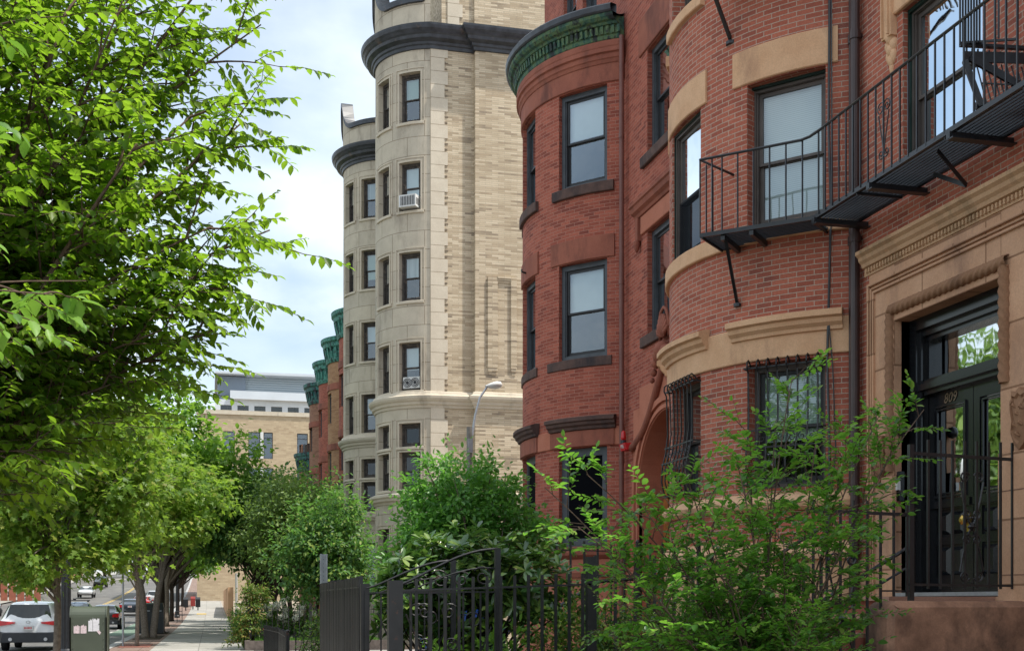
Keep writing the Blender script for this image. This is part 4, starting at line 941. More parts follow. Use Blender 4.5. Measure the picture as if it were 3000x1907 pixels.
mb = MB(); mb.tube([(6.47, 14.3, ZP + HR), (Q0[0], Q0[1], ZP + HR), (Q1[0] - .12, Q1[1] + .1, ZP + HR), (Q1[0] - .06, Q1[1], ZP + HR + .01), (6.83, 12.75, ZP + HR + .03), (6.83, 8.2, ZP + HR + .03)], .017, 6); mb.build('handrail', M['iron'], fe)
mb = MB()
for t in (0, .11, .2, .34, .48, .62, .76, .9):
    x, y = lerp(Q0[0], Q1[0], t), lerp(Q0[1], Q1[1], t); mb.bar((x, y, ZP), (x, y, ZP + HR), .016)
for t in (.3, .62): x, y = lerp(Q0[0], I0[0], t), lerp(Q0[1], I0[1], t); mb.bar((x, y, ZP), (x, y, ZP + HR), .016)
y = 12.78; k = 0
while y > 8.3: mb.bar((6.83, y, ZP), (6.83, y, ZP + HR + .02), .016); y -= .155; k += 1
mb.build('balusters', M['iron'], fe)
mb = MB(); yc = 11.38
for s in (1, -1):
    mb.tube([(6.83, yc, ZP + .2), (6.83, yc + s * .02, ZP + .3), (6.83, yc + s * .1, ZP + .62)], .007, 5)
    mb.tube(spiral((6.83, yc + s * .062, ZP + .68), (0, s, 0), (0, 0, 1), .07, 1.5, 1, 1, start=-.6), .007, 5); mb.tube(spiral((6.83, yc + s * .05, ZP + .2), (0, s, 0), (0, 0, -1), .055, 1.5), .007, 5)
mb.build('scrollwork', M['iron'], fe)
# stair flight and its guard at the near end (seen from below)
mb = MB(); yn = 10.05
T = lambda u, v, Y=yn: None
mb.bar((6.83, yn, 6.72), (7.6, yn - .1, 6.72), .045, .03); mb.bar((6.85, yn - .02, 6.60), (7.6, yn - .12, 6.62), .02, .1)
mb.bar((6.86, yn - .03, 6.56), (6.99, yn - .1, 6.12), .05, .05); mb.bar((6.96, yn - .06, 6.14), (7.6, yn - .15, 6.11), .04, .07); mb.bar((6.9, yn - .06, 6.58), (7.5, yn - .12, 6.3), .03, .07)
mb.build('stair_landing_frame', M['iron'], fe)
mb = MB()
for i in range(11): x = 7.03 + i * .055; mb.bar((x - .06, yn - .04, 6.56), (x, yn - .12, 6.14), .012)
mb.bar((7.0, yn - .09, 6.34), (7.6, yn - .12, 6.36), .012)
for i in range(12): x = 6.9 + i * .06; mb.bar((x, yn, 6.64), (x, yn, 6.7), .014)
mb.build('landing_grille', M['iron'], fe)
mb = MB()
for i in range(8):
    x = lerp(6.83, 6.98, i / 7); y = yn - i * .012; mb.bar((x, y, 6.72), (x, y, 7.9), .014)
mb.bar((6.83, yn, 7.9), (7.0, yn - .1, 7.35), .03); mb.bar((7.1, yn - .2, 6.72), (7.1, yn - .2, 7.9), .014); mb.bar((7.3, yn - .2, 6.72), (7.3, yn - .2, 7.9), .014)
mb.bar((6.83, yn, 6.735), (7.3, yn - .2, 6.735), .02)
mb.build('stair_guard', M['iron'], fe)
mb = MB(); mb.bar((5.95, 13.95, 9.2), (6.45, 14.35, 8.62), .04, .04); mb.lathe((6.44, 14.34, 8.6), [(.07, -.02), (.07, .02)], 8); mb.build('brace', M['iron'], fe)
slats_up = MB()
for k in range(12): t = k / 11; slats_up.bar((lerp(5.83, 6.3, t), lerp(13.9, 14.36, t), 9.25), (lerp(6.85, 7.28, t), lerp(12.92, 13.32, t), 9.25), .024)
slats_up.build('upper_platform', M['iron'], fe)
# ================================================================ STOOP RAILINGS of house A
sr = empty('stoop_railing', (6.8, 10.0, 1.5), 'black iron railing with scroll panel standing on the stained cheek wall before the door', 'railing')
mb = MB(); YR = 10.0
mb.bar((6.28, YR, 2.87), (7.42, YR, 2.84), .022, .03); mb.build('rail', M['iron'], sr); mb = MB(); mb.bar((6.25, YR, 1.66), (7.42, YR, 1.65), .022, .022)
for x in (7.42,):
    for z in (2.85, 1.68): mb.lathe((x, YR, z), [(.03, -.03), (.03, .03)], 8, 0)
mb.build('rail', M['iron'], sr)
mb = MB()
for i in range(8): x = 6.46 + i * .128; mb.bar((x, YR, 1.62), (x, YR, 3.0), .02)
mb.build('pickets', M['iron'], sr)
mb = MB(); mb.bar((6.28, YR, .0), (6.28, YR, 2.95), .045); mb.build('post', M['iron'], sr)
def scroll_panel(mb, x, z, s=1, Y=YR, w=.09):
    X = (1, 0, 0); Z = (0, 0, 1)
    for sg in (1, -1):
        e = (sg, 0, 0)
        mb.tube(spiral((x + sg * w * .8 * s, Y, z + .46 * s), e, Z, .055 * s, 1.5, start=-.4), .009 * s, 5)
        mb.tube(spiral((x + sg * w * .8 * s, Y, z - .46 * s), e, (0, 0, -1), .055 * s, 1.5, start=-.4), .009 * s, 5)
        mb.tube(spiral((x + sg * w * .55 * s, Y, z + .12 * s), e, (0, 0, -1), .05 * s, 1.4), .009 * s, 5); mb.tube(spiral((x + sg * w * .55 * s, Y, z - .12 * s), e, Z, .05 * s, 1.4), .009 * s, 5)
        mb.tube([(x + sg * .13 * s * .95, Y, z + .42 * s), (x + sg * .09 * s, Y, z + .25 * s), (x + sg * .03 * s, Y, z + .05 * s), (x, Y, z)], .009 * s, 5)
        mb.tube([(x + sg * .13 * s * .95, Y, z - .42 * s), (x + sg * .09 * s, Y, z - .25 * s), (x + sg * .03 * s, Y, z - .05 * s), (x, Y, z)], .009 * s, 5)
    mb.lathe((x, Y, z), [(.005, -.04 * s), (.04 * s, 0), (.005, .04 * s)], 8)
mb = MB(); scroll_panel(mb, 6.92, 2.2, 1.0); mb.build('scrollwork', M['iron'], sr)
mb = MB(); mb.tube([(6.28, YR + .05, 2.0), (5.3, YR + .05, 1.45), (4.6, YR + .05, 1.0)], .018, 6); mb.tube([(6.28, YR + .05, 1.82), (5.3, YR + .05, 1.28), (4.6, YR + .05, .8)], .012, 6)
mb.build('handrail', M['iron'], sr); mb = MB(); mb.tube([(6.6, 12.2, 2.35), (5.6, 12.2, 1.75), (4.6, 12.2, 1.1)], .02, 6); mb.build('handrail', M['iron'], sr)
fr = empty('iron_fence', (5.7, 9.97, 0), 'black iron railing with tall scroll panel left of the stone cheek wall', 'fence')
mb = MB(); mb.bar((5.2, 9.95, 2.32), (6.26, 9.97, 2.3), .02, .03); mb.bar((5.2, 9.95, .35), (6.26, 9.97, .35), .02, .03); mb.bar((5.95, 9.98, 1.6), (6.26, 9.98, 1.6), .015); mb.build('rail', M['iron'], fr)
mb = MB()
for i in range(8): x = 5.27 + i * .135; mb.bar((x, 9.96, 0 if x < 5.95 else 1.55), (x, 9.96, 2.42), .02)
mb.build('pickets', M['iron'], fr)
mb = MB(); scroll_panel(mb, 5.55, 1.35, 1.15, 9.94); scroll_panel(mb, 5.55, .35, .9, 9.94); mb.build('scrollwork', M['iron'], fr)
# ================================================================ YARD FENCES
def fence_run(name, label, P, ztop, zb=.0, sp=.115, th=.021, rails=(.12,), group=None, mat='ironrust', tips=.09, posts=True, pth=.05, zend=None, post_h=0):
    f = empty(name, (P[0][0], P[0][1], 0), label, 'fence', group); 
    rb = MB(); pk = MB()
    for i in range(len(P) - 1):
        a, b = Vector(P[i]), Vector(P[i + 1]); L = (b - a).length; n = max(1, int(L / sp))
        for k in range(n + (1 if i == len(P) - 2 else 0)):
            t = k / n; c = a.lerp(b, t); j = rnd.uniform(-.012, .012)
            pk.bar((c.x, c.y, zb), (c.x + j * .3, c.y + j * .3, ztop + j), th)
        if posts:
            for c in ((a,) if i < len(P) - 2 else (a, b)):
                pb = MB(); pb.bar((c.x, c.y, 0), (c.x, c.y, ztop + post_h), pth); pb.lathe((c.x, c.y, ztop + post_h), [(pth * .7, 0), (pth * .7, .02), (.01, .04)], 8); pb.build('post', M[mat], f)
    pk.build('pickets', M[mat], f)
    for r in rails:
        rb = MB(); z = ztop - tips if r == 'top' else r
        for i in range(len(P) - 1): rb.bar((*P[i], z), (*P[i + 1], z), .034, .014)
        rb.build('rail', M[mat], f)
    return f
# long dense run beside the pavement: closely set pickets
fence_run('iron_fence', 'weathered black fence of closely set pickets running along the pavement, seen almost end on', [(1.3, 14.7), (1.3, 12.9), (1.31, 10.9)], 1.72, .04, .075, .036, ('top', .25), posts=False)
g = empty('iron_fence', (1.34, 9.3, 0), 'black picket fence panel with thick end posts in front of the glossy rhododendron', 'fence')
mb = MB(); mb.bar((1.33, 10.75, 0), (1.33, 10.75, 1.66), .075); mb.build('post', M['ironrust'], g)
mb = MB(); mb.box(1.33, 9.26, 0, 1.44, 9.36, 1.665); mb.build('post', M['ironrust'], g)
mb = MB(); mb.box(2.93, 9.28, 0, 2.99, 9.34, 1.86); mb.build('post', M['ironrust'], g)
mb = MB(); mb.bar((1.4, 9.3, 1.585), (2.96, 9.3, 1.64), .04, .016); mb.build('rail', M['ironrust'], g); mb = MB(); mb.bar((1.4, 9.3, .35), (2.96, 9.3, .35), .04, .016); mb.build('rail', M['ironrust'], g)
mb = MB()
for i in range(13): x = 1.55 + i * .112; mb.bar((x, 9.3, 0), (x, 9.3, 1.68 + .004 * i), .021)
mb.build('pickets', M['ironrust'], g)
gt = empty('iron_gate', (2.2, 10.0, 0), 'pair of arch-topped scrollwork iron gates standing open behind the picket fence', 'gate')
for (xa, xb, Y, zt) in ((1.42, 2.27, 9.62, 1.93), (1.34, 2.12, 10.72, 1.87)):
    mb = MB(); pts = [(lerp(xa, xb, t), Y, 1.62 + (zt - 1.62) * math.sin(t * math.pi / 2) ** 1.3) for t in [i / 12 for i in range(13)]]
    mb.tube(pts, .011, 6); mb.tube([(x, y, z - .06 - .1 * i / 12) for i, (x, y, z) in enumerate(pts)], .006, 5); mb.bar((xb, Y, 0), (xb, Y, zt + .005), .045); mb.bar((xa, Y, 0), (xa, Y, 1.6), .03); mb.bar((xa, Y, 1.58), (xb, Y, 1.58), .02, .012); mb.bar((xa, Y, .3), (xb, Y, .3), .02, .02)
    mb.build('gate_frame', M['ironrust'], gt)
    mb = MB(); n = 6
    for i in range(1, n): x = lerp(xa, xb, i / n); mb.bar((x, Y, .3), (x, Y, 1.58), .013)
    mb.build('bars', M['ironrust'], gt)
    mb = MB()
    for (x, z, r, s) in ((xb - .12, 1.7, .09, 1), (xb - .3, 1.68, .07, -1), (xa + .25, 1.42, .07, 1), (xa + .45, 1.42, .07, -1), (xa + .25, 1.15, .06, -1), (xa + .47, 1.15, .06, 1), (xb - .2, 1.35, .07, 1), (xb - .08, 1.0, .06, -1), (xb - .3, 1.02, .06, 1), (xa + .3, .9, .07, 1), (xa + .45, .75, .06, -1)):
        mb.tube(spiral((x, Y, z), (s, 0, 0), (0, 0, 1), r, 1.4), .007, 4)
    mb.tube([(xa + .1, Y, 1.4), (xa + .3, Y, .95), (xa + .38, Y, .5)], .007, 4); mb.tube([(xb - .05, Y, 1.3), (xb - .2, Y, .95), (xb - .36, Y, .5)], .007, 4)
    mb.build('scrollwork', M['ironrust'], gt)
# fence beyond, between the yards
fence_run('iron_fence', 'tall black picket fence running from the square post towards the near stoop', [(3.0, 9.3), (4.05, 9.4), (5.1, 9.5)], 1.88, 0, .165, .022, ('top', .3), tips=.17, posts=False)
fence_run('iron_fence', 'black picket fence standing before the dark red bay window, farther than the yard fence', [(3.75, 13.6), (4.95, 13.7), (5.75, 13.75)], 2.2, 0, .16, .022, ('top', .9), tips=.1, pth=.04)
mb = MB(); mb.tube([(3.6, 12.4, 1.45), (4.05, 12.4, 1.72), (4.6, 12.4, 1.76)], .022, 8); mb.tube([(3.6, 12.4, 0), (3.6, 12.4, 1.45)], .02, 6); mb.tube([(4.6, 12.4, 1.76), (4.6, 12.4, 0)], .02, 6)
tag(mb.build('handrail', M['iron']), 'bent black tubular handrail rising behind the yard hedge', 'handrail')
# zigzag low fence in front of house B
fence_run('iron_fence', 'low black picket fence kinked inwards and standing open at the dark red house', [(1.2, 28.2), (1.36, 25.0), (1.32, 22.0)], .97, .03, .075, .03, ('top', .2), pth=.05, posts=False)
fence_run('iron_fence', 'low picket fence with twin rails crossing the small yard beside the kinked fence', [(1.34, 21.9), (2.6, 21.9)], .97, .03, .13, .02, ('top', .2), pth=.06)
# planter and fence by the flowers
pl_ = empty('planter', (2.3, 39, 0), 'low timber edged planting bed by the pavement in front of the limestone building', 'planter')
mb = MB(); mb.box(1.05, 38.2, 0, 1.2, 41.8, .3); mb.box(1.2, 38.2, 0, 5.5, 38.35, .3); mb.build('timber_edge', simple('weathered_timber', (.14, .115, .1), .85, .2, 0, .3, 9), pl_)
mb = MB(); mb.box(1.2, 38.35, 0, 5.5, 41.8, .22); mb.build('soil', M['soil'], pl_)
fence_run('iron_fence', 'dark picket fence with round capped corner post among white hydrangeas', [(1.22, 39.0), (3.1, 39.0), (5.3, 39.0)], 1.36, .25, .17, .022, ('top', .45), tips=.1, pth=.09, post_h=.05)
# ================================================================ GROUND
def gz(y):
    if y < 60: return 0.
    if y < 230: return .0002 * (y - 60) ** 2
    return .0002 * 170 ** 2 + (y - 230) * .03
def strip(name, x0, x1, dz, mat, y0=-30, y1=420, kind='structure', edge=None):
    mb = MB(); ys = [y0] + [y for y in range(-20, 420, 6) if y0 < y < y1] + [y1]
    for a, b in zip(ys[:-1], ys[1:]):
        xa = x0; mb.face([(x0, a, gz(a) + dz), (x1, a, gz(a) + dz), (x1, b, gz(b) + dz), (x0, b, gz(b) + dz)], [(x0, a), (x1, a), (x1, b), (x0, b)])
        if edge:
            mb.face([(x0, a, gz(a) + dz), (x0, b, gz(b) + dz), (x0, b, gz(b) + dz - edge), (x0, a, gz(a) + dz - edge)])
    return tag(mb.build(name, mat), kind=kind)
def paving(name, jw=1.5, jl=1.5, c=(.36, .345, .315)):
    m, t = newmat(name); g = N(t, 'ShaderNodeNewGeometry').outputs['Position']
    br = N(t, 'ShaderNodeTexBrick'); br.offset = 0; br.inputs['Scale'].default_value = 1; br.inputs['Brick Width'].default_value = jw; br.inputs['Row Height'].default_value = jl; br.inputs['Mortar Size'].default_value = .012
    br.inputs['Color1'].default_value = c4([x * .92 for x in c]); br.inputs['Color2'].default_value = c4([x * 1.06 for x in c]); br.inputs['Mortar'].default_value = c4([x * .5 for x in c]); 
    mp = N(t, 'ShaderNodeMapping'); mp.inputs['Location'].default_value = (.35, 0, 0); t.links.new(g, mp.inputs[0]); t.links.new(mp.outputs[0], br.inputs['Vector'])
    f = noise(t, g, .8, 6, .7); r = ramp(t, [(.35, (.8, .79, .77)), (.65, (1.08, 1.08, 1.08))]); t.links.new(f, r.inputs[0]); cc = mixc(t, 1., br.outputs[0], r.outputs[0], 'MULTIPLY')
    f2 = noise(t, g, 30, 3); r2 = ramp(t, [(.3, (.9, .9, .9)), (.7, (1.08, 1.08, 1.08))]); t.links.new(f2, r2.inputs[0]); cc = mixc(t, 1., cc, r2.outputs[0], 'MULTIPLY')
    finish(t, cc, .85, .2, 0, f2, .15, .01); return m
mb = MB(); 
ysg = [-60, 0] + list(range(20, 420, 10)) + [600, 2500]
for a, b in zip(ysg[:-1], ysg[1:]):
    h0, h1 = gz(min(a, 420)) - .17, gz(min(b, 420)) - .17; mb.face([(-1500, a, h0), (1500, a, h0), (1500, b, h1), (-1500, b, h1)])
tag(mb.build('ground', M['conc']), kind='structure')
strip('road', -22, -3.4, -.14, M['asphalt'])
strip('pavement', -1.8, 1.3, 0, paving('pavement_slabs'))
strip('planting_strip', -3.1, -1.8, -.004, paving('strip_paving', .6, .6, (.24, .17, .14)))
strip('kerb', -3.4, -3.1, .004, M['kerb'], edge=.15)
strip('yard', 1.3, 7.6, -.01, M['soil'], -10, 110)
strip('path', 1.3, 30, .006, paving('courtyard_paving', 1, 1, (.36, .3, .24)), 97, 150)
strip('path', 1.3, 40, .002, paving('alley_paving', 2, 2, (.33, .31, .29)), 28.5, 37.9)
strip('opposite_pavement', -26, -22, 0, paving('far_pavement'), edge=None)
strip('bike_lane', -5.0, -3.6, -.136, simple('faded_green_paint', (.16, .22, .17), .85, .2, 0, .3, 3), 62, 130)
mb = MB()
for y0 in range(30, 130, 6): mb.box(-5.15, y0, gz(y0) - .14, -5.03, y0 + 5.9, gz(y0) - .130)
tag(mb.build('road_marking', M['roadw'] if 'roadw' in M else simple('road_white', (.55, .54, .5), .8, .2, 0, .25, 5)), kind='structure')
ye_ = simple('road_yellow', (.5, .35, .1), .8, .2, 0, .25, 5)
mb = MB()
for y0 in range(20, 300, 6):
    for dx in (0, .25):
        a, b = gz(y0) - .132, gz(y0 + 6) - .132; mb.face([(-11.6 + dx, y0, a), (-11.48 + dx, y0, a), (-11.48 + dx, y0 + 6, b), (-11.6 + dx, y0 + 6, b)])
tag(mb.build('road_marking', ye_), kind='structure')
mb = MB(); mb.face([(-1.1, 106, gz(106) + .012), (-.3, 106, gz(106) + .012), (-.3, 109, gz(109) + .02), (-1.1, 109, gz(109) + .02)]); tag(mb.build('tactile_paving', ye_), kind='structure')
mb = MB(); mb.box(-2.95, 41.8, 0, -1.95, 44.8, .006); tag(mb.build('planting_strip', simple('red_paver_pit', (.25, .1, .075), .9, .2, 0, .3, 9)), kind='structure')
for (yy, l) in ((50.5, 6), (58.6, 5), (72, 6)): mb = MB(); mb.box(-3.0, yy, 0, -1.95, yy + l, .006); tag(mb.build('tree_pit', M['soil']), kind='structure')
M['redm'] = simple('faded_red', (.25, .035, .03), .6, .3)
# ================================================================ STREET FURNITURE
mbx = empty('relay_mailbox', (-1.75, 19.3, 0), 'olive green relay mailbox with torn paper stickers beside the fluted lamp post', 'mailbox')
w, d, h = .5, .5, 1.43; mb = MB(); xc = -1.75
X0m, X1m, Y0m, Y1m = xc - w / 2, xc + w / 2, 19.0, 19.0 + d
prof = [(Y0m, .12), (Y0m, h - .16)] + [(Y0m + .16 * (1 - math.cos(R_(a))), h - .16 + .16 * math.sin(R_(a))) for a in (15, 30, 45, 60, 75, 90)] + [(Y1m, h), (Y1m, .12)]
for i in range(len(prof) - 1):
    mb.face([(X0m, *prof[i]), (X1m, *prof[i]), (X1m, *prof[i + 1]), (X0m, *prof[i + 1])])
mb.face([(X0m, *p) for p in prof]); mb.face([(X1m, *p) for p in prof][::-1]); mb.box(X0m, Y0m + .01, .12, X1m, Y1m, .14)
mb.build('shell', M['mail'], mbx)
mb = MB()
for x in (X0m - .012, X1m - .006):
    for i in range(len(prof) - 1): mb.face([(x, prof[i][0] - .012, prof[i][1] + (.012 if i > 3 else 0)), (x + .018, prof[i][0] - .012, prof[i][1] + (.012 if i > 3 else 0)), (x + .018, prof[i + 1][0] - .012, prof[i + 1][1] + (.012 if i > 2 else 0)), (x, prof[i + 1][0] - .012, prof[i + 1][1] + (.012 if i > 2 else 0))])
    mb.box(x, Y0m - .012, .12, x + .018, Y0m + .02, h - .16)
mb.build('edge_strip', M['mail'], mbx)
mb = MB()
for i in range(9):
    for x in (X0m + .035, X1m - .035): mb.lathe((x, Y0m, .2 + i * .125), [(.008, -.006), (.004, -.01)], 8, 1)
for k in (.2, .4): mb.lathe((X0m + .0 + k, Y0m, 1.2 - .03), [(.008, -.006), (.004, -.01)], 8, 1)
mb.build('rivets', M['mail'], mbx)
mb = MB(); 
for x in (X0m + .04, X1m - .08):
    for y in (Y0m + .03, Y1m - .08): mb.box(x, y, 0, x + .045, y + .045, .12)
mb.build('feet', M['mail'], mbx)
def ragged(mb, x0, x1, z0, z1, y, n=9, amp=.03, bot=.006):
    top = [(lerp(x0, x1, i / n), z1 - rnd.random() * amp) for i in range(n + 1)]
    for i in range(n): mb.face([(top[i][0], y, z0 + rnd.random() * bot), (top[i + 1][0], y, z0 + rnd.random() * bot), (top[i + 1][0], y, top[i + 1][1]), (top[i][0], y, top[i][1])])
mb = MB(); ragged(mb, X0m + .045, X0m + .13, 1.03, 1.165, Y0m - .004); ragged(mb, X0m + .142, X0m + .225, 1.03, 1.165, Y0m - .004); mb.build('torn_sticker', M['paperp'], mbx)
mb = MB(); ragged(mb, X0m + .25, X0m + .31, 1.06, 1.25, Y0m - .004, 6, .06); ragged(mb, X0m + .315, X0m + .405, 1.06, 1.29, Y0m - .004, 8, .07); mb.build('torn_sticker', M['paper'], mbx)
mb = MB(); mb.hexa([(X0m + .37, Y0m - .005, 1.06), (X0m + .41, Y0m - .005, 1.01), (X0m + .41, Y0m - .003, 1.01), (X0m + .37, Y0m - .003, 1.06), (X0m + .395, Y0m - .005, 1.085), (X0m + .43, Y0m - .005, 1.045), (X0m + .43, Y0m - .003, 1.045), (X0m + .395, Y0m - .003, 1.085)]); mb.build('torn_sticker', M['paperp'], mbx)
def lamp_post(x, y, label, group='black fluted lamp posts along the kerb', h=4.2):
    e = empty('lamp_post', (x, y, gz(y)), label, 'lamp post', group); z = gz(y)
    mb = MB(); base = len(mb.v); n = 24
    mb.lathe((x, y, z), [(.21, 0), (.21, .12), (.19, .16), (.165, .2), (.16, .44), (.175, .47), (.14, .5), (.12, .52)], 20); mb.build('base', M['iron'], e)
    mb = MB(); prof = [(.11, .5), (.105, .6), (.09, h)]; b = 0
    for r, q in prof:
        for j in range(24): rr = r * (1 if j % 2 else .86); a = 2 * math.pi * j / 24; mb.v.append((x + rr * math.cos(a), y + rr * math.sin(a), z + q))
    for i in range(2):
        for j in range(24): mb.f.append((i * 24 + j, i * 24 + (j + 1) % 24, i * 24 + (j + 1) % 24 + 24, i * 24 + j + 24)); mb.uv.append([(0, 0)] * 4); mb.mi.append(0)
    mb.build('fluted_shaft', M['iron'], e)
    mb = MB(); mb.lathe((x, y, z + h), [(.1, 0), (.13, .05), (.09, .1), (.16, .22), (.19, .3)], 16); mb.build('capital', M['iron'], e)
    mb = MB(); mb.lathe((x, y, z + h + .3), [(.15, 0), (.2, .15), (.17, .45), (.08, .62), (.02, .68)], 14); mb.build('globe', M['white'], e, True)
lamp_post(-2.93, 27, 'black fluted lamp post right beside the olive mailbox'); lamp_post(-2.45, 97, 'black lamp post far down the pavement between the tree trunks'); 
def pole(x, y, z1, r, label, mat='steel', name='sign_pole', cat='pole', u=False):
    e = empty(name, (x, y, gz(y)), label, cat); mb = MB()
    if u:
        for (a, b, c, d) in ((-.035, .035, .0, .006), (-.035, -.029, -.03, .0), (.029, .035, -.03, .0), (-.055, -.03, -.036, -.03), (.03, .055, -.036, -.03)): mb.box(x + a, y + c, 0, x + b, y + d, z1)
        mb.build('post', M[mat], e); mb = MB()
        for i in range(24): mb.lathe((x, y - .001, z1 - .08 - i * .06), [(.006, -.002), (.006, .0)], 6, 1)
        mb.build('bolt_holes', M['iron'], e)
    else:
        mb.tube([(x, y, gz(y) - .05), (x, y, gz(y) + z1)], r, 8); mb.build('post', M[mat], e)
        mb = MB(); mb.box(x - .15, y - .02, gz(y) + z1 - .5, x + .15, y - .005, gz(y) + z1 - .05); mb.build('sign_plate', M['steel'], e)
pole(1.62, 18, 2.2, .03, 'bare galvanised sign post standing behind the dense black fence', u=True)
pole(-2.85, 43.0, 2.95, .035, 'thin grey sign pole at the kerb left of the first street tree trunk')
for k, (x, y, lab) in enumerate(((-2.95, 60, 'black litter bin on the left behind the grey tree trunk'), (-2.4, 59.6, 'black litter bin on the right behind the grey tree trunk'))):
    e = empty('litter_bin', (x, y, 0), lab, 'litter bin', 'pair of black litter bins'); mb = MB(); mb.box(x - .3, y - .3, .02, x + .3, y + .3, 1.15); mb.build('body', M['iron'], e)
    mb = MB(); mb.hexa([(x - .32, y - .32, 1.15), (x + .32, y - .32, 1.15), (x + .32, y + .32, 1.15), (x - .32, y + .32, 1.15), (x - .26, y - .2, 1.4), (x + .26, y - .2, 1.4), (x + .26, y + .26, 1.46), (x - .26, y + .26, 1.46)]); mb.build('lid', M['iron'], e)
    mb = MB(); mb.box(x - .2, y - .325, 1.05, x + .2, y - .302, 1.1); mb.build('slot', M['steel'], e)
    mb = MB()
    for i in range(9): mb.box(x - .27 + i * .062, y - .312, .1, x - .25 + i * .062, y - .301, 1.0)
    mb.build('slats', M['frameD'], e)
e = empty('metal_rack', (-1.9, 83, gz(83)), 'thin empty black metal frame standing at the pavement edge', 'frame'); mb = MB(); z = gz(83)
for a, b in (((-2.1, 83, z), (-2.1, 83, z + 1.45)), ((-1.78, 83, z), (-1.78, 83, z + 1.45)), ((-2.1, 83, z + 1.45), (-1.78, 83, z + 1.45)), ((-2.1, 83, z + .75), (-1.78, 83, z + .75))): mb.bar(a, b, .04)
mb.build('frame', M['iron'], e)
for k, (x, y, c, lab) in enumerate(((-2.2, 118, 'iron', 'dark newspaper box nearest along the far pavement'), (-1.6, 122, 'redm', 'red newspaper box along the far pavement'), (-1.1, 119, 'iron', 'dark newspaper box at the right of the far group'))):
    e = empty('newspaper_box', (x, y, gz(y)), lab, 'newspaper box', 'newspaper boxes down the pavement'); z = gz(y); mb = MB(); mb.box(x - .22, y - .2, z + .3, x + .22, y + .2, z + 1.05); mb.hexa([(x - .22, y - .2, z + 1.05), (x + .22, y - .2, z + 1.05), (x + .22, y + .2, z + 1.05), (x - .22, y + .2, z + 1.05), (x - .22, y - .05, z + 1.25), (x + .22, y - .05, z + 1.25), (x + .22, y + .2, z + 1.25), (x - .22, y + .2, z + 1.25)]); mb.build('case', M[c], e); mb = MB(); mb.box(x - .05, y - .05, z, x + .05, y + .05, z + .3); mb.build('stand', M['iron'], e)
for k, (y, lab) in enumerate(((92, 'nearest of the thin white flexible lane posts'), (104, 'middle flexible lane post between the road and the bike lane'), (116, 'farthest flexible lane post by the bike lane'))):
    e = empty('lane_post', (-5.1, y, gz(y)), lab, 'lane post', 'flexible lane posts'); mb = MB(); mb.tube([(-5.1, y, gz(y) - .14), (-5.1, y, gz(y) + .9)], .05, 8); mb.build('post', M['white'], e); mb = MB(); mb.tube([(-5.1, y, gz(y) + .7), (-5.1, y, gz(y) + .8)], .053, 8, False); mb.build('band', M['steel'], e)
# cobra-head street light over the side alley
e = empty('street_light', (6.45, 30, 0), 'grey cobra head street light on a curved arm before the pale brick side wall', 'street light')
mb = MB(); mb.tube([(6.35, 30, 0), (6.35, 30, 5.9)], [.09, .07], 10); mb.build('pole', simple('weathered_pole', (.2, .19, .17), .8, .2, 0, .2, 9), e)
mb = MB(); mb.tube([(6.35, 30, 5.2), (6.42, 30, 5.7), (6.5, 30, 6.2), (6.62, 30, 6.65), (6.8, 30, 6.92)], [.035, .034, .03, .028, .028], 8); mb.build('arm', M['steel'], e)
mb = MB()
hp = []
for i, (t, r) in enumerate(((0, .03), (.1, .07), (.25, .13), (.45, .165), (.62, .14), (.7, .04))):
    hp.append((6.76 + t * .62, r))
base = 0
for x, r in hp:
    for j in range(10): a = 2 * math.pi * j / 10; mb.v.append((x, 30 + r * math.cos(a), 6.95 + .6 * r * math.sin(a) + (x - 6.76) * .12))
for i in range(len(hp) - 1):
    for j in range(10): mb.f.append((i * 10 + j, i * 10 + (j + 1) % 10, i * 10 + (j + 1) % 10 + 10, i * 10 + j + 10)); mb.uv.append([(0, 0)] * 4); mb.mi.append(0)
mb.build('lamp_head', M['white'], e, True)
mb = MB(); mb.box(6.3, 29.9, 5.25, 6.42, 29.98, 5.6); mb.build('junction_box', M['steel'], e)
# recycling bins
for (x, y, tw, h, lab) in ((2.78, 12.75, .52, 1.28, 'upright blue recycling bin behind the picket fence and rhododendron'), (2.4, 12.7, .44, 1.08, 'shorter blue recycling bin with its lid ajar, left of the upright one')):
    e = empty('recycling_bin', (x, y, 0), lab, 'bin', 'blue recycling bins'); mb = MB(); a, b = tw / 2 * .82, tw / 2
    mb.hexa([(x - a, y - a, .06), (x + a, y - a, .06), (x + a, y + a, .06), (x - a, y + a, .06), (x - b, y - b, h - .1), (x + b, y - b, h - .1), (x + b, y + b, h - .1), (x - b, y + b, h - .1)]); mb.box(x - b - .02, y - b - .02, h - .15, x + b + .02, y + b + .02, h - .1)
    mb.build('body', M['blue'], e); mb = MB(); t = .0 if tw > .55 else .16
    mb.hexa([(x - b - .03, y - b - .04, h - .09), (x + b + .03, y - b - .04, h - .09), (x + b + .03, y + b, h - .09 + t), (x - b - .03, y + b, h - .09 + t), (x - b * .8, y - b * .8, h - .03), (x + b * .8, y - b * .8, h - .03), (x + b * .8, y + b * .9, h - .01 + t), (x - b * .8, y + b * .9, h - .01 + t)]); mb.build('lid', M['blue'], e)
    for s in (-1, 1): mb = MB(); mb.lathe((x + s * b * .8, y + b, .1), [(.1, -.03), (.1, .03)], 14, 0); mb.build('wheel', M['iron'], e)
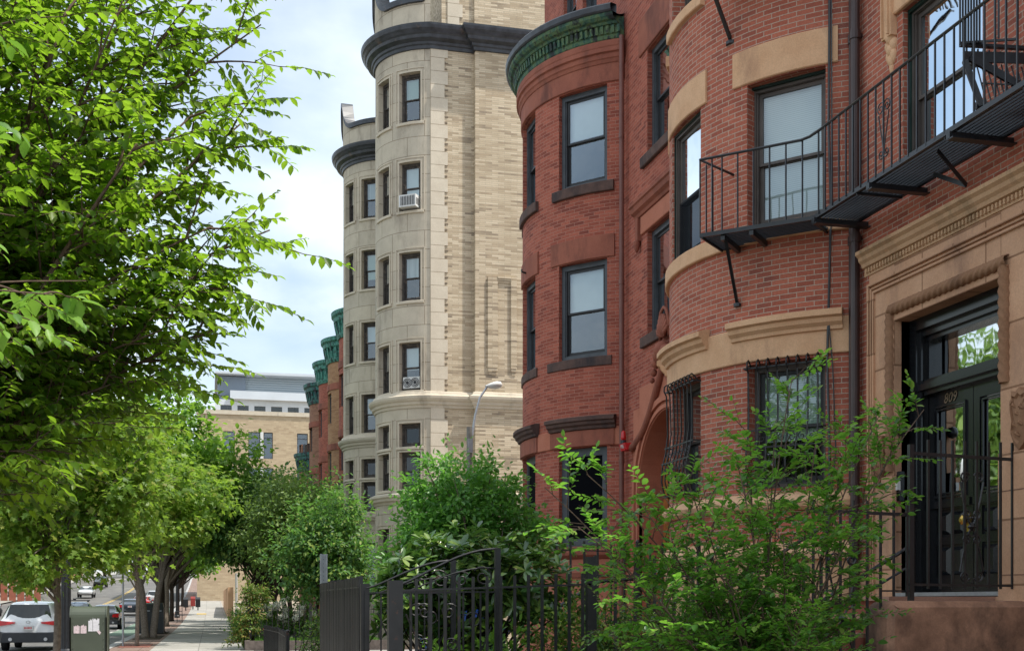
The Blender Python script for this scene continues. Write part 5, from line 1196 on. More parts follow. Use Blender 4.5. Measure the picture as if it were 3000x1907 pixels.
# tan wall beyond the flowers and left-hand far things
e = tag(MB().build('tmp', M['iron'])); bpy.data.objects.remove(e)
mb = MB(); mb.box(1.35, 96, gz(96) - .2, 1.75, 128, gz(128) + 1.7); tag(mb.build('low_wall', M['tan']), 'long low tan retaining wall at the right edge of the far pavement', 'wall')
mb = MB(); mb.tube([(1.9, 92, 0), (1.9, 92, 3.6)], .09, 8); tag(mb.build('utility_post', M['white']), 'pale post at the near end of the tan retaining wall', 'post')
def far_block(name, x0, y0, x1, y1, z0, z1, mat, label, win=True):
    e = empty(name, ((x0 + x1) / 2, y0, z0), label, 'building'); p = Path(); p.line((x1, y0), (x0, y0)); mb = MB(); ops = []
    p2 = Path(); p2.line((x1, y1), (x1, y0)); L = x1 - x0; n = int(L / 4)
    if win:
        for i in range(n):
            for z in range(int(z0) + 2, int(z1) - 2, 4): ops.append((1.5 + i * 4, 3 + i * 4, z, z + 2))
    wall(mb, p, 0, p.len, z0, z1, ops, .3); wall(mb, p2, 0, p2.len, z0, z1, [], .3); mb.face([(x0, y0, z1), (x1, y0, z1), (x1, y1, z1), (x0, y1, z1)]); mb.build('wall', mat, e)
    for (a, b, c, d) in ops: F = Fr(p, a, b, .15); g = MB(); F.quad(g, 0, F.w, .1, c, d); g2 = MB(); F.ring(g2, 0, F.w, 0, .08, c, d, .08); w = g2.build('window', M['frameD'], e); g.build('pane', M['glassd'], w)
far_block('brick_building', -60, 215, -25, 260, 4, 19, M['brickT'], 'pale brick building across the road behind the leaves')
far_block('apartment_block', -75, 100, -33, 170, 0, 15, M['brickU'], 'brown brick block across the road, mostly hidden by the street trees')
e = empty('panel_fence', (-21, 150, gz(150)), 'orange-red slatted fence across the road', 'fence')
for i in range(9): mb = MB(); x = -27. + i * .9; mb.box(x, 150, 1.5, x + .74, 150.1, 3.7 + .12 * (i % 2)); mb.build('panel', simple('orange_panel', (.33, .12, .08), .8, .2, 0, .2, 2) if i == 0 else bpy.data.materials['orange_panel'], e)
# ================================================================ CARS
def paint(name, c, r=.22): 
    m, t = newmat(name); b = finish(t, c, r, .5, .0); b.inputs['Coat Weight'].default_value = .8; b.inputs['Coat Roughness'].default_value = .04; return m
CP = {'white': paint('white_paint', (.74, .75, .76)), 'dark': paint('dark_brown_paint', (.022, .018, .018)), 'navy': paint('navy_paint', (.01, .016, .03)), 'blue': paint('blue_grey_paint', (.04, .06, .09)), 'red': paint('red_car_paint', (.35, .015, .02)), 'teal': paint('teal_paint', (.03, .11, .12)), 'silver': paint('silver_paint', (.5, .5, .5)), 'black': paint('black_paint', (.01, .01, .012))}
M['tyre'] = simple('tyre_rubber', (.02, .02, .02), .8, .2); M['rim'] = simple('alloy_rim', (.45, .45, .46), .3, .5, .8); M['carglass'] = simple('car_glass', (.015, .02, .022), .06, .6)
M['trim'] = simple('dark_car_trim', (.035, .037, .042), .5, .4)
def car(kind, x, y, col, label, suv=False, facing=1, rack=False, name='parked_car', group='cars along the road'):
    """rear faces -Y when facing = 1"""
    L, W, H = (4.6, 1.86, 1.66) if suv else (4.6, 1.8, 1.44); z = gz(y) - .14
    e = empty(name, (x, y, z), label, 'car', group, 0 if facing == 1 else math.pi)
    def loc(mb, nm, mat, par=None, sm=False):
        me_o = mb.build(nm, mat, None, sm); me_o.parent = par or e; return me_o
    # stations along the length: (y, sill, belt, roof, half width low, half width belt, half width roof)
    if suv: ST = [(0, .42, .98, 1.0, .72, .8, .6), (.06, .38, 1.0, 1.05, .86, .9, .62), (.22, .3, 1.02, 1.36, .92, .93, .62), (.42, .28, 1.02, 1.6, .93, .93, .64), (1.2, .25, 1.0, H, .93, .93, .66), (2.2, .25, .98, H, .93, .92, .66), (2.8, .25, .97, 1.55, .93, .92, .64), (3.5, .26, .98, 1.04, .93, .9, .7), (4.2, .3, .88, .9, .9, .86, .7), (4.55, .38, .7, .72, .78, .75, .6)]
    else: ST = [(0, .45, .92, .93, .7, .76, .6), (.06, .38, .96, .98, .84, .86, .66), (.5, .28, .97, 1.02, .89, .89, .66), (1.05, .25, .96, 1.34, .9, .89, .58), (1.5, .24, .95, H - .01, .9, .89, .58), (2.2, .24, .94, H, .9, .89, .59), (2.8, .24, .92, 1.34, .9, .88, .59), (3.4, .25, .93, .96, .9, .87, .68), (4.2, .3, .8, .82, .87, .84, .68), (4.55, .38, .66, .68, .75, .74, .6)]
    mb = MB(); rings = []
    for (yy, s, b, r, wl, wb, wr) in ST:
        rings.append([(-wl * .94, yy, s), (-wl, yy, s + .14), (-wl, yy, lerp(s, b, .62)), (-wb, yy, b - .03), (-wb + .03, yy, b), (-lerp(wb, wr, .88), yy, r - .06 if r - b > .1 else (b + r) / 2), (-wr + .08, yy, r), (0, yy, r + .025), (wr - .08, yy, r), (lerp(wb, wr, .88), yy, r - .06 if r - b > .1 else (b + r) / 2), (wb - .03, yy, b), (wb, yy, b - .03), (wl, yy, lerp(s, b, .62)), (wl, yy, s + .14), (wl * .94, yy, s)])
    for a, b in zip(rings[:-1], rings[1:]):
        for i in range(len(a) - 1): mb.face([a[i], a[i + 1], b[i + 1], b[i]])
        mb.face([a[-1], a[0], b[0], b[-1]])
    mb.face(rings[0]); mb.face(rings[-1][::-1])
    body = loc(mb, 'body', CP[col], sm=False)
    me = body.data; me.polygons.foreach_set('use_smooth', [True] * len(me.polygons))
    import bmesh
    bm = bmesh.new(); bm.from_mesh(me); bmesh.ops.remove_doubles(bm, verts=bm.verts, dist=.001); bmesh.ops.recalc_face_normals(bm, faces=bm.faces); bm.to_mesh(me); bm.free()
    md = body.modifiers.new('s', 'SUBSURF'); md.levels = 1; md.render_levels = 2
    H2 = H - .13
    # rear screen, side windows
    ry0, rz0, ry1, rz1 = (.135, 1.07, .36, 1.53) if suv else (.58, 1.0, 1.06, 1.33)
    mb = MB(); wr0, wr1 = (.72, .6) if suv else (.66, .54)
    n = 8
    for i in range(n):
        t0, t1 = i / n, (i + 1) / n; bow = lambda t: .05 * (1 - (2 * t - 1) ** 2)
        mb.face([(lerp(-wr0, wr0, t0), ry0 - .03 - bow(t0), rz0), (lerp(-wr0, wr0, t1), ry0 - .03 - bow(t1), rz0), (lerp(-wr1, wr1, t1), ry1 - .03 - bow(t1), rz1 + .02), (lerp(-wr1, wr1, t0), ry1 - .03 - bow(t0), rz1 + .02)])
    loc(mb, 'rear_window', M['carglass'])
    mb = MB(); mb.face([(-.62, 2.75 + (.15 if suv else 0), H - .12), (.62, 2.75 + (.15 if suv else 0), H - .12), (.78, 3.5, .99), (-.78, 3.5, .99)]); loc(mb, 'windscreen', M['carglass'])
    for s in (-1, 1):
        mb = MB(); a, b = (.55, 3.15) if suv else (1.0, 3.1); zt = H - .16; zb = 1.06 if suv else 1.0
        P = [(s * .925, a, zb), (s * .925, b, zb), (s * .735, b - .75, zt), (s * .735, a + .28 + (0 if suv else .3), zt)] if suv else [(s * .885, a, zb), (s * .885, b + .1, zb), (s * .66, b - .6, zt + .03), (s * .66, a + .48, zt + .03)]
        mb.face(P); loc(mb, 'side_window', M['carglass'])
        mb = MB(); mb.lathe((s * 1.0, 2.95, 1.06), [(.02, -.08), (.08, -.05), (.09, .02), (.03, .06)], 10); loc(mb, 'wing_mirror', CP[col])
        for wy in (.9, 3.72):
            mb = MB(); xo = s * .84; mb.lathe((xo, wy, .34), [(.22, -.11), (.33, -.1), (.345, 0), (.33, .1), (.22, .11)], 20, 0); w = loc(mb, 'wheel', M['tyre'])
            mb = MB(); mb.lathe((xo + s * .09, wy, .34), [(.22, -.015), (.2, .02), (.05, .03)], 12, 0); r = loc(mb, 'rim', M['rim']); r.parent = w; 
        mb = MB()
        if suv: mb.hexa([(s * .42, -.06, .92), (s * .9, .0, .84), (s * .93, .15, .86), (s * .42, .05, .94), (s * .4, -.05, .97), (s * .95, .02, 1.02), (s * .96, .36, 1.0), (s * .4, .08, .98)])
        else: mb.hexa([(s * .5, -.03, .72), (s * .83, .03, .7), (s * .83, .15, .7), (s * .5, .05, .72), (s * .52, -.02, .88), (s * .875, .05, .93), (s * .88, .2, .93), (s * .52, .05, .88)])
        loc(mb, 'tail_light', M['redglass'])
        if suv or col == 'dark': mb = MB(); mb.tube([(s * .55, .02, .4), (s * .55, -.11, .4)], .06, 8); loc(mb, 'exhaust', M['rim'])
    mb = MB(); mb.hexa([(-.86, -.07, .3), (.86, -.07, .3), (.93, .2, .28), (-.93, .2, .28), (-.8, -.08, .6 if suv else .5), (.8, -.08, .6 if suv else .5), (.93, .12, .66 if suv else .54), (-.93, .12, .66 if suv else .54)]); loc(mb, 'rear_bumper', M['trim'])
    mb = MB(); mb.box(-.16, -.085, .7, .16, -.03, .85); plt = loc(mb, 'number_plate', M['white'])
    mb = MB()
    for i in range(6): mb.box(-.12 + i * .042, -.09, .74, -.095 + i * .042, -.086, .81)
    q = loc(mb, 'plate_characters', M['red']); q.parent = plt
    if suv: mb = MB(); mb.tube([(math.cos(t) * .06, -.03, .97 + math.sin(t) * .04) for t in [i * math.pi / 8 for i in range(17)]], .008, 4); loc(mb, 'badge', M['rim'])
    if rack:
        for k in (1.6, 2.4): mb = MB(); mb.bar((-.7, k, H + .1), (.7, k, H + .1), .05); mb.bar((-.6, k, H - .02), (-.6, k, H + .1), .06); mb.bar((.6, k, H - .02), (.6, k, H + .1), .06); mb.lathe((.3, k, H + .12), [(.05, 0), (.07, .1), (.03, .14)], 8); loc(mb, 'roof_rack', M['iron'])
    return e
car('suv', -5.85, 43, 'white', 'white SUV with angular red tail lights seen from behind at the left edge', suv=True)
car('sedan', -6.0, 74, 'dark', 'dark brown saloon car right of the olive mailbox')
car('suv', -7.6, 62, 'black', 'black SUV just left of and behind the mailbox', suv=True)
car('sedan', -8.9, 92, 'blue', 'blue-grey saloon with roof rack between the mailbox and the dark saloon', rack=True, facing=-1)
car('sedan', -6.6, 108, 'navy', 'navy saloon with bright tail lights beyond the thin pole')
car('sedan', -6.5, 122, 'red', 'red car ahead of the navy saloon')
car('suv', -5.9, 138, 'silver', 'silver SUV behind the litter bins', suv=True)
car('sedan', -17.5, 86, 'teal', 'teal car at the left edge beyond the white SUV', facing=-1)
car('sedan', -17.6, 108, 'blue', 'blue car in the opposite row under the leaves', facing=-1)
car('sedan', -15.2, 165, 'silver', 'silver car far up the road, nearer of two', facing=-1)
car('suv', -16.4, 200, 'black', 'small dark car at the top of the road', suv=True, facing=-1)
# ================================================================ VEGETATION
def norm(a): return a / np.maximum(np.linalg.norm(a, axis=1, keepdims=True), 1e-9)
TEMPL = {   # (along, across, lift) vertices and faces
    'oval': (np.array([(0, 0, 0), (.3, .42, .07), (.68, .4, .05), (1.02, 0, -.08), (.68, -.4, .05), (.3, -.42, .07)]), [(0, 1, 2, 3), (0, 3, 4, 5)]),
    'elm': (np.array([(0, 0, 0), (.16, .3, .05), (.3, .34, .06), (.33, .45, .07), (.52, .42, .06), (.55, .48, .05), (.74, .32, .02), (.77, .34, .0), (1.05, 0, -.14), (.77, -.34, .0), (.74, -.32, .02), (.55, -.48, .05), (.52, -.42, .06), (.33, -.45, .07), (.3, -.34, .06), (.16, -.3, .05), (.5, 0, -.03)]), [(0, 1, 2, 16), (2, 3, 4, 16), (4, 5, 6, 16), (6, 7, 8, 16), (16, 8, 9, 10), (16, 10, 11, 12), (16, 12, 13, 14), (16, 14, 15, 0)]),
    'long': (np.array([(0, 0, 0), (.3, .3, .06), (.7, .38, .06), (1.0, 0, -.02), (.7, -.38, .06), (.3, -.3, .06)]), [(0, 1, 2, 3), (0, 3, 4, 5)]),
    'small': (np.array([(0, 0, 0), (.5, .45, .06), (1, 0, -.05), (.5, -.45, .06)]), [(0, 1, 2), (0, 2, 3)]),
    'maple': (np.array([(0, 0, 0), (.1, .45, .03), (.4, .22, .02), (.62, .5, .0), (.66, .16, .0), (1.05, 0, -.1), (.66, -.16, 0), (.62, -.5, 0), (.4, -.22, .02), (.1, -.45, .03)]), [(0, 1, 2), (0, 2, 3, 4), (0, 4, 5), (0, 5, 6), (0, 6, 7, 8), (0, 8, 9)]),
}
def leaves(name, pos, d, up, L, W, tem, mat, parent=None):
    T, faces = TEMPL[tem]; n = len(pos); d = norm(d); s = norm(np.cross(d, up)); u = np.cross(s, d)
    L = np.broadcast_to(np.asarray(L, float), (n,))[:, None, None]; W = np.broadcast_to(np.asarray(W, float), (n,))[:, None, None]
    V = pos[:, None, :] + d[:, None, :] * (T[None, :, 0:1] * L) + s[:, None, :] * (T[None, :, 1:2] * W) + u[:, None, :] * (T[None, :, 2:3] * L)
    V = V.reshape(-1, 3); k = len(T)
    me = bpy.data.meshes.new(name); me.vertices.add(n * k)
    if parent is not None: V = V - np.array(world_of(parent).translation)[None, :]
    me.vertices.foreach_set('co', V.astype(np.float32).ravel())
    lt = [len(f) for f in faces]; idx = np.concatenate([np.array(f) for f in faces]); tot = (idx[None, :] + (np.arange(n) * k)[:, None]).ravel()
    me.loops.add(len(tot)); me.loops.foreach_set('vertex_index', tot.astype(np.int32))
    ls = np.tile(np.array(lt), n); st = np.concatenate([[0], np.cumsum(ls)[:-1]])
    me.polygons.add(len(ls)); me.polygons.foreach_set('loop_start', st.astype(np.int32)); me.polygons.foreach_set('loop_total', ls.astype(np.int32))
    me.materials.append(mat); me.update(calc_edges=True)
    o = bpy.data.objects.new(name, me); COL.objects.link(o)
    if parent is not None: o.parent = parent
    return o
LM = {
    'elm': leaf_mat('elm_leaf', [(.02, .05, .012), (.035, .08, .014), (.055, .12, .016), (.08, .15, .02), (.2, .27, .04)], (.33, .56, .035), .55, .4, .3),
    'maple': leaf_mat('maple_leaf', [(.06, .12, .02), (.1, .19, .03), (.16, .26, .045), (.28, .28, .06)], (.36, .58, .06), .45, .45, .35),
    'linden': leaf_mat('street_tree_leaf', [(.06, .14, .02), (.1, .21, .035), (.17, .3, .05)], (.34, .6, .06), .46, .5, .3),
    'dark': leaf_mat('dark_garden_leaf', [(.03, .08, .028), (.05, .13, .038), (.1, .2, .05), (.26, .32, .07)], (.2, .44, .07), .38, .45, .35),
    'olive': leaf_mat('olive_garden_leaf', [(.06, .12, .03), (.11, .19, .045), (.2, .27, .07)], (.3, .46, .08), .36, .45, .35),
    'holly': leaf_mat('holly_leaf', [(.055, .15, .04), (.09, .23, .05), (.16, .34, .07)], (.26, .6, .08), .4, .36, .4),
    'rhodo': leaf_mat('rhododendron_leaf', [(.03, .08, .03), (.055, .13, .035), (.11, .2, .045), (.24, .32, .07)], (.16, .34, .05), .22, .27, .8),
    'shrub': leaf_mat('shrub_leaf', [(.035, .1, .026), (.065, .17, .034), (.11, .25, .045), (.22, .3, .06)], (.26, .6, .06), .42, .34, .5),
    'hedge': leaf_mat('hedge_leaf', [(.02, .06, .015), (.04, .1, .02), (.12, .2, .03), (.3, .36, .06)], (.16, .36, .04), .3, .4, .4),
    'lime': leaf_mat('bright_bush_leaf', [(.05, .13, .02), (.1, .22, .03), (.18, .32, .05)], (.25, .5, .05), .35, .45, .3),
    'vine': leaf_mat('vine_leaf', [(.06, .12, .03), (.12, .2, .04), (.3, .16, .06)], (.25, .4, .06), .35, .45, .3),
    'grass': leaf_mat('grass_blade', [(.05, .14, .02), (.1, .24, .04), (.16, .3, .06)], (.2, .45, .06), .3, .5, .25),
}
def curve3(p0, p1, p2, n): return [p0 * (1 - t) ** 2 + p1 * 2 * t * (1 - t) + p2 * t * t for t in [i / n for i in range(n + 1)]]
def twig_leaves(acc, P0, P1, n, sag, size, droop=.5, spread=.8, jit=.25):
    """alternate leaves along a drooping twig"""
    ax = P1 - P0; L = np.linalg.norm(ax); ax = ax / L; side = np.cross(ax, (0, 0, 1.)); side /= max(np.linalg.norm(side), 1e-6)
    up = np.cross(side, ax)
    tw = nr.normal(0, .35); side = side * math.cos(tw) + up * math.sin(tw)
    for i in range(n):
        t = (i + .6) / n; p = P0 + ax * (L * t) + np.array((0, 0, -sag * t * t)); sg = 1 if i % 2 else -1
        d = ax * .55 + side * (sg * spread) + np.array((0, 0, -droop)) + nr.normal(0, jit, 3)
        if i == n - 1: d = ax + np.array((0, 0, -droop * .8))
        acc[0].append(p); acc[1].append(d); u = np.array((0, 0, 1.)) + side * sg * .35 + nr.normal(0, .22, 3); acc[2].append(u); acc[3].append(size * (.62 + .5 * math.sin(math.pi * min(1, t * .8 + .12))) * nr.uniform(.6, 1.22))
def branchy_tree(name, label, base, tips, lm, leafL, leafW, tem, bark, trunk_r, fork=(1.6, 3.2), nsec=10, ntw=4, nl=13, twl=.55, secl=1.1, group=None, cat='tree', droop=.5, dz=.1, sag=.12, trunk_top=None, up_bias=.5, twigr=.004, shift=0.):
    e = empty(name, base, label, cat, group); B = np.array(base, float); mb = MB()
    top = np.array(trunk_top if trunk_top else (base[0], base[1], base[2] + fork[1]), float); acc = ([], [], [], [])
    tp = [B + (top - B) * t + np.array((.04 * math.sin(t * 5), .03 * math.cos(t * 4), 0)) for t in (0, .04, .25, .5, .75, 1)]
    mb.tube(tp, [trunk_r * 1.5, trunk_r * 1.15, trunk_r, trunk_r * .92, trunk_r * .85, trunk_r * .7], 12)
    for tip in tips:
        tip = np.array(tip, float); tip[0] -= shift * min(1, max(0, (tip[0] + 1.6) / 1.2)); h = rnd.uniform(fork[0], fork[1]); t = (h) / max(.01, (top[2] - B[2])); s = B + (top - B) * min(1, t)
        D = tip - s; Ld = np.linalg.norm(D); mid = s + D * .45 + np.array((0, 0, up_bias * Ld * .22)) + nr.normal(0, .07 * Ld, 3) * np.array((1, 1, .4))
        pts = curve3(s, mid, tip, 9); r0 = trunk_r * rnd.uniform(.3, .48) * min(1.2, .5 + Ld / 5); mb.tube(pts, [r0 * (1 - .86 * i / 9) for i in range(10)], 6)
        for k in range(nsec):
            t = .22 + .78 * (k + rnd.random()) / nsec; i = min(8, int(t * 9)); p = pts[i] + (pts[i + 1] - pts[i]) * (t * 9 - i) if i < 9 else pts[-1]
            ax = pts[min(9, i + 1)] - pts[i]; ax /= np.linalg.norm(ax); o = nr.normal(0, 1, 3); o -= ax * o.dot(ax); o /= np.linalg.norm(o)
            if o[2] < -.3: o[2] *= .4
            out = (p - np.array((B[0], B[1], p[2]))); out /= max(np.linalg.norm(out), .3)
            d = ax * .55 + o * .75 + out * .2 + np.array((0, 0, dz)); d /= np.linalg.norm(d); sl = secl * rnd.uniform(.6, 1.15) * (1.15 - .55 * t)
            q = p + d * sl; q[2] -= sag * sl * .5
            m = (p + q) / 2 + np.array((0, 0, sag * sl * .4)); sp = curve3(p, m, q, 4); mb.tube(sp, [max(twigr * 1.6, r0 * .25) * (1 - .7 * j / 4) for j in range(5)], 4, False)
            for j in range(ntw):
                tt = (j + .5 * rnd.random() + .4) / ntw; ii = min(3, int(tt * 4)); a = sp[ii] + (sp[ii + 1] - sp[ii]) * (tt * 4 - ii)
                if j == ntw - 1: dd = d.copy()
                else:
                    sd = np.cross(d, (0, 0, 1.)); sd /= max(np.linalg.norm(sd), 1e-6); dd = d * .6 + sd * ((1 if j % 2 else -1) * .9) + nr.normal(0, .3, 3)
                dd /= np.linalg.norm(dd); tl = twl * rnd.uniform(.65, 1.15); b_ = a + dd * tl
                mb.tube([a, (a + b_) / 2 + np.array((0, 0, -sag * tl * .25)), b_ + np.array((0, 0, -sag * tl))], [twigr, twigr * .8, twigr * .5], 3, False)
                twig_leaves(acc, a, b_, nl, sag * tl, leafL, droop)
    mb.build('trunk', M[bark], e, True)
    P, D, U, L = [np.array(x) for x in acc]; leaves('crown', P, D, U, L, L * leafW, tem, LM[lm], e); return e
def clump_tree(name, label, base, blobs, nclump, nleaf, cr, lm, leafL, leafW, tem, bark, trunk_r, trunk_h, group=None, cat='tree', shell=.55, droop=.35, dens=None, multi=1, branches=True, zmin=None, crown='crown'):
    """crown from leaf clumps spread through ellipsoids (cx,cy,cz,rx,ry,rz); limbs reach out to the clumps"""
    e = empty(name, base, label, cat, group); B = np.array(base, float); mb = MB(); vol = np.array([b[3] * b[4] * b[5] for b in blobs]) ** .7; vol /= vol.sum(); C = []
    for i in nr.choice(len(blobs), nclump, p=vol):
        b = blobs[i]; v = nr.normal(0, 1, 3); v /= np.linalg.norm(v); r = nr.uniform(shell, 1.02) if nr.random() < .8 else nr.uniform(.1, shell); C.append([np.array(b[:3]) + v * r * np.array(b[3:6]), v])
    pos, dr, up = [], [], []
    for c, v in C:
        k = max(3, int(nleaf * nr.uniform(.6, 1.4))); ax = v * .8 + nr.normal(0, .4, 3); ax /= np.linalg.norm(ax)
        o = nr.normal(0, 1, (k, 3)); o /= np.linalg.norm(o, axis=1, keepdims=True); o *= (nr.random((k, 1)) ** .5) * cr * nr.uniform(.7, 1.3); o[:, 2] *= .6; st = nr.normal(0, .8, (k, 1)) * cr; pos.append(c + o + ax * st)
        dr.append(ax * .5 + norm(o) * .7 + np.array((0, 0, -droop)) + nr.normal(0, .4, (k, 3))); up.append(np.array((0, 0, 1.)) + v * .5 + nr.normal(0, .4, (k, 3)))
    pos = np.concatenate(pos); dr = np.concatenate(dr); up = np.concatenate(up)
    zl = (zmin if zmin is not None else B[2] + .03); ok = pos[:, 2] > zl; pos, dr, up = pos[ok], dr[ok], up[ok]
    if trunk_h > 0:
        for s in range(multi):
            off = nr.normal(0, .12 * (multi > 1), 2); top = B + np.array((off[0] * 4, off[1] * 4, trunk_h)); mb.tube([B + np.array((off[0], off[1], -.05)), B + np.array((off[0], off[1], .12)), (B + top) / 2 + np.array((.03, .02, 0)), top], [trunk_r * 1.4, trunk_r * 1.05, trunk_r * .9, trunk_r * .75], 10)
            if branches:
                sel = nr.choice(len(C), min(len(C), 26 // multi + 3), replace=False)
                for i in sel:
                    c = C[i][0]; t = nr.uniform(.55, 1); s0 = B + (top - B) * t; mid = s0 * .5 + c * .5 + np.array((0, 0, .12 * np.linalg.norm(c - s0))); mb.tube(curve3(s0, mid, c, 6), [trunk_r * .45 * (1 - .13 * j) for j in range(7)], 5, False)
        mb.build('trunk', M[bark], e, True)
    Ls = leafL * nr.uniform(.7, 1.25, len(pos)); leaves(crown, pos, dr, up, Ls, Ls * leafW, tem, LM[lm], e); return e
# ---- foreground elm: limbs end along the outline seen against the sky
tips = [(.1, 9.4, 6.5), (.25, 9.8, 5.3), (.3, 9.6, 4.9), (.4, 9.5, 4.35), (.25, 9.7, 4.0), (.15, 9.3, 3.55), (-.25, 9.5, 3.15), (-.6, 9.2, 2.8), (-1.0, 9.0, 2.55), (-.1, 9.9, 5.8), (-.1, 10.4, 6.0), (-.2, 10.6, 4.6), (-.2, 10.8, 3.7),
        (-.4, 9.8, 7.0), (-.7, 9.6, 7.2), (-.5, 10.2, 7.0), (-1.1, 8.7, 6.6), (-.7, 9.0, 5.6), (-.5, 9.0, 4.8), (-.5, 9.0, 4.0), (-.9, 8.7, 3.4), (-1.2, 8.5, 4.4), (-1.3, 8.5, 5.3), (-1.6, 8.9, 6.4), (-1.7, 8.4, 3.1), (-1.5, 10, 7.4), (-2.2, 9.2, 7.1), (-1.9, 8.4, 5.0), (-2.1, 8.5, 3.9), (-.8, 10.8, 6.6), (-.5, 11.2, 5.2), (-.6, 11.2, 3.9), (-1.0, 11.4, 4.6), (-1.4, 11.3, 6.0), (-1.2, 11.2, 3.3), (-2.3, 11, 6.5), (-2.9, 9, 5.6), (-2.7, 8.8, 4.5), (-3.4, 9.8, 6.2), (-3.6, 10.8, 5.2), (-3.3, 10.6, 4.2), (-3.2, 11.6, 6.6), (-1.0, 10, 5.0), (-1.4, 9.9, 4.2), (.78, 10, 6.15), (.5, 10, 6.7), (.2, 10, 7.3), (.85, 10, 4.5), (.62, 9.9, 5.3), (.4, 9.7, 3.6), (.5, 9.5, 3.9), (-.1, 8.6, 4.6), (-.2, 8.7, 5.6), (-.9, 9.3, 7.6), (-1.6, 9.4, 7.4)]
branchy_tree('elm_tree', 'large leafy elm filling the upper left with toothed leaves against the sky', (-2.7, 10.3, 0), tips, 'elm', .084, .64, 'elm', 'bark', .095, (1.4, 2.9), nsec=13, ntw=6, nl=12, twl=.43, secl=.8, trunk_top=(-2.55, 10.2, 3.3), droop=.55, sag=.22, shift=.38)
# near sprays hanging in from the left
tips = [(-1.0, 5.9, 3.75), (-.86, 5.9, 3.25), (-.72, 6.1, 2.95), (-1.15, 6.0, 4.2), (-.6, 6.4, 2.75 + .35), (-1.1, 6.2, 2.95)]
branchy_tree('elm_tree', 'nearest elm branch sprays with big yellow-green leaves at the far left edge', (-3.0, 5.2, 0), tips, 'lime', .095, .62, 'elm', 'bark', .045, (2.0, 3.2), nsec=4, ntw=2, nl=8, twl=.32, secl=.4, trunk_top=(-2.9, 5.2, 3.4), droop=.6, sag=.35)
# ---- young maple whose twigs hang over the SUV
clump_tree('maple_tree', 'young street maple with a slim trunk and drooping leaves left of the lamp post', (-2.55, 22, 0), [(-2.5, 22, 4.2, 1.7, 1.7, 1.5), (-1.4, 22, 3.5, 1.2, 1.2, 1.0), (-3.2, 22, 3.0, 1.2, 1.3, 1.15), (-2.5, 21.5, 2.3, 1.2, .8, .6), (-1.6, 22, 2.35, .7, .7, .4), (-2.9, 21.4, 2.0, .5, .5, .3)], 640, 24, .2, 'maple', .12, .9, 'maple', 'barkg', .065, 2.6, 'street trees along the kerb')
clump_tree('street_tree', 'bright green street tree with pale thin trunk by the red paver pit', (-2.4, 43, 0), [(-2.4, 43, 5.2, 2.3, 2.4, 2.1), (-3.2, 42, 4.2, 1.8, 1.8, 1.4), (-1.3, 43, 4.3, 1.5, 1.8, 1.2), (-2.6, 44, 7.0, 1.7, 1.7, 1.5), (-.4, 43.5, 5.2, 1.5, 1.7, 1.2)], 620, 20, .28, 'maple', .19, .85, 'maple', 'barkg', .07, 3.3, 'street trees along the kerb')
clump_tree('street_tree', 'tall sunlit street tree with a stout forked grey trunk in front of the litter bins', (-2.5, 53.5, 0), [(-2.3, 54, 7.6, 3.0, 3.2, 2.6), (-1.2, 54, 6.0, 2.2, 2.4, 1.7), (-3.6, 53, 5.8, 2.4, 2.6, 1.9), (-1.9, 54, 9.6, 1.9, 2.0, 1.6), (.3, 54, 7.6, 2.0, 2.2, 1.5)], 760, 20, .36, 'linden', .23, .75, 'oval', 'barkg', .15, 3.6, 'street trees along the kerb', multi=2)
clump_tree('street_tree', 'dark trunked street tree directly behind the litter bins', (-2.35, 61.5, 0), [(-2.0, 62, 7.0, 3.0, 3.2, 2.6), (-.2, 61, 5.9, 2.3, 2.5, 1.6), (-3.4, 61, 6.0, 2.4, 2.4, 2.0)], 480, 18, .4, 'linden', .26, .75, 'oval', 'barkd', .22, 3.8, 'street trees along the kerb')
clump_tree('street_tree', 'farther street tree with greyish trunk, third in the row behind the bins', (-2.55, 75, gz(75)), [(-2.2, 75, 7.0, 3.2, 3.4, 2.8), (.2, 75, 6.2, 2.4, 2.5, 1.6)], 380, 16, .45, 'linden', .3, .75, 'oval', 'barkg', .2, 3.8, 'street trees along the kerb')
for k, (x, y, lab) in enumerate(((-2.6, 88, 'street tree just before the empty black frame down the pavement'), (-2.6, 104, 'small far street tree beside the lane posts'), (-2.8, 132, 'distant street tree above the newspaper boxes'))):
    clump_tree('street_tree', lab, (x, y, gz(y)), [(x + .6, y, gz(y) + 6, 3.0, 3, 2.3), (x + 1.6, y, gz(y) + 4.9, 2, 2.4, 1.3)], 240, 14, .5, 'dark' if k else 'linden', .34, .75, 'oval', 'barkd', .16, 3.4, 'street trees along the kerb')
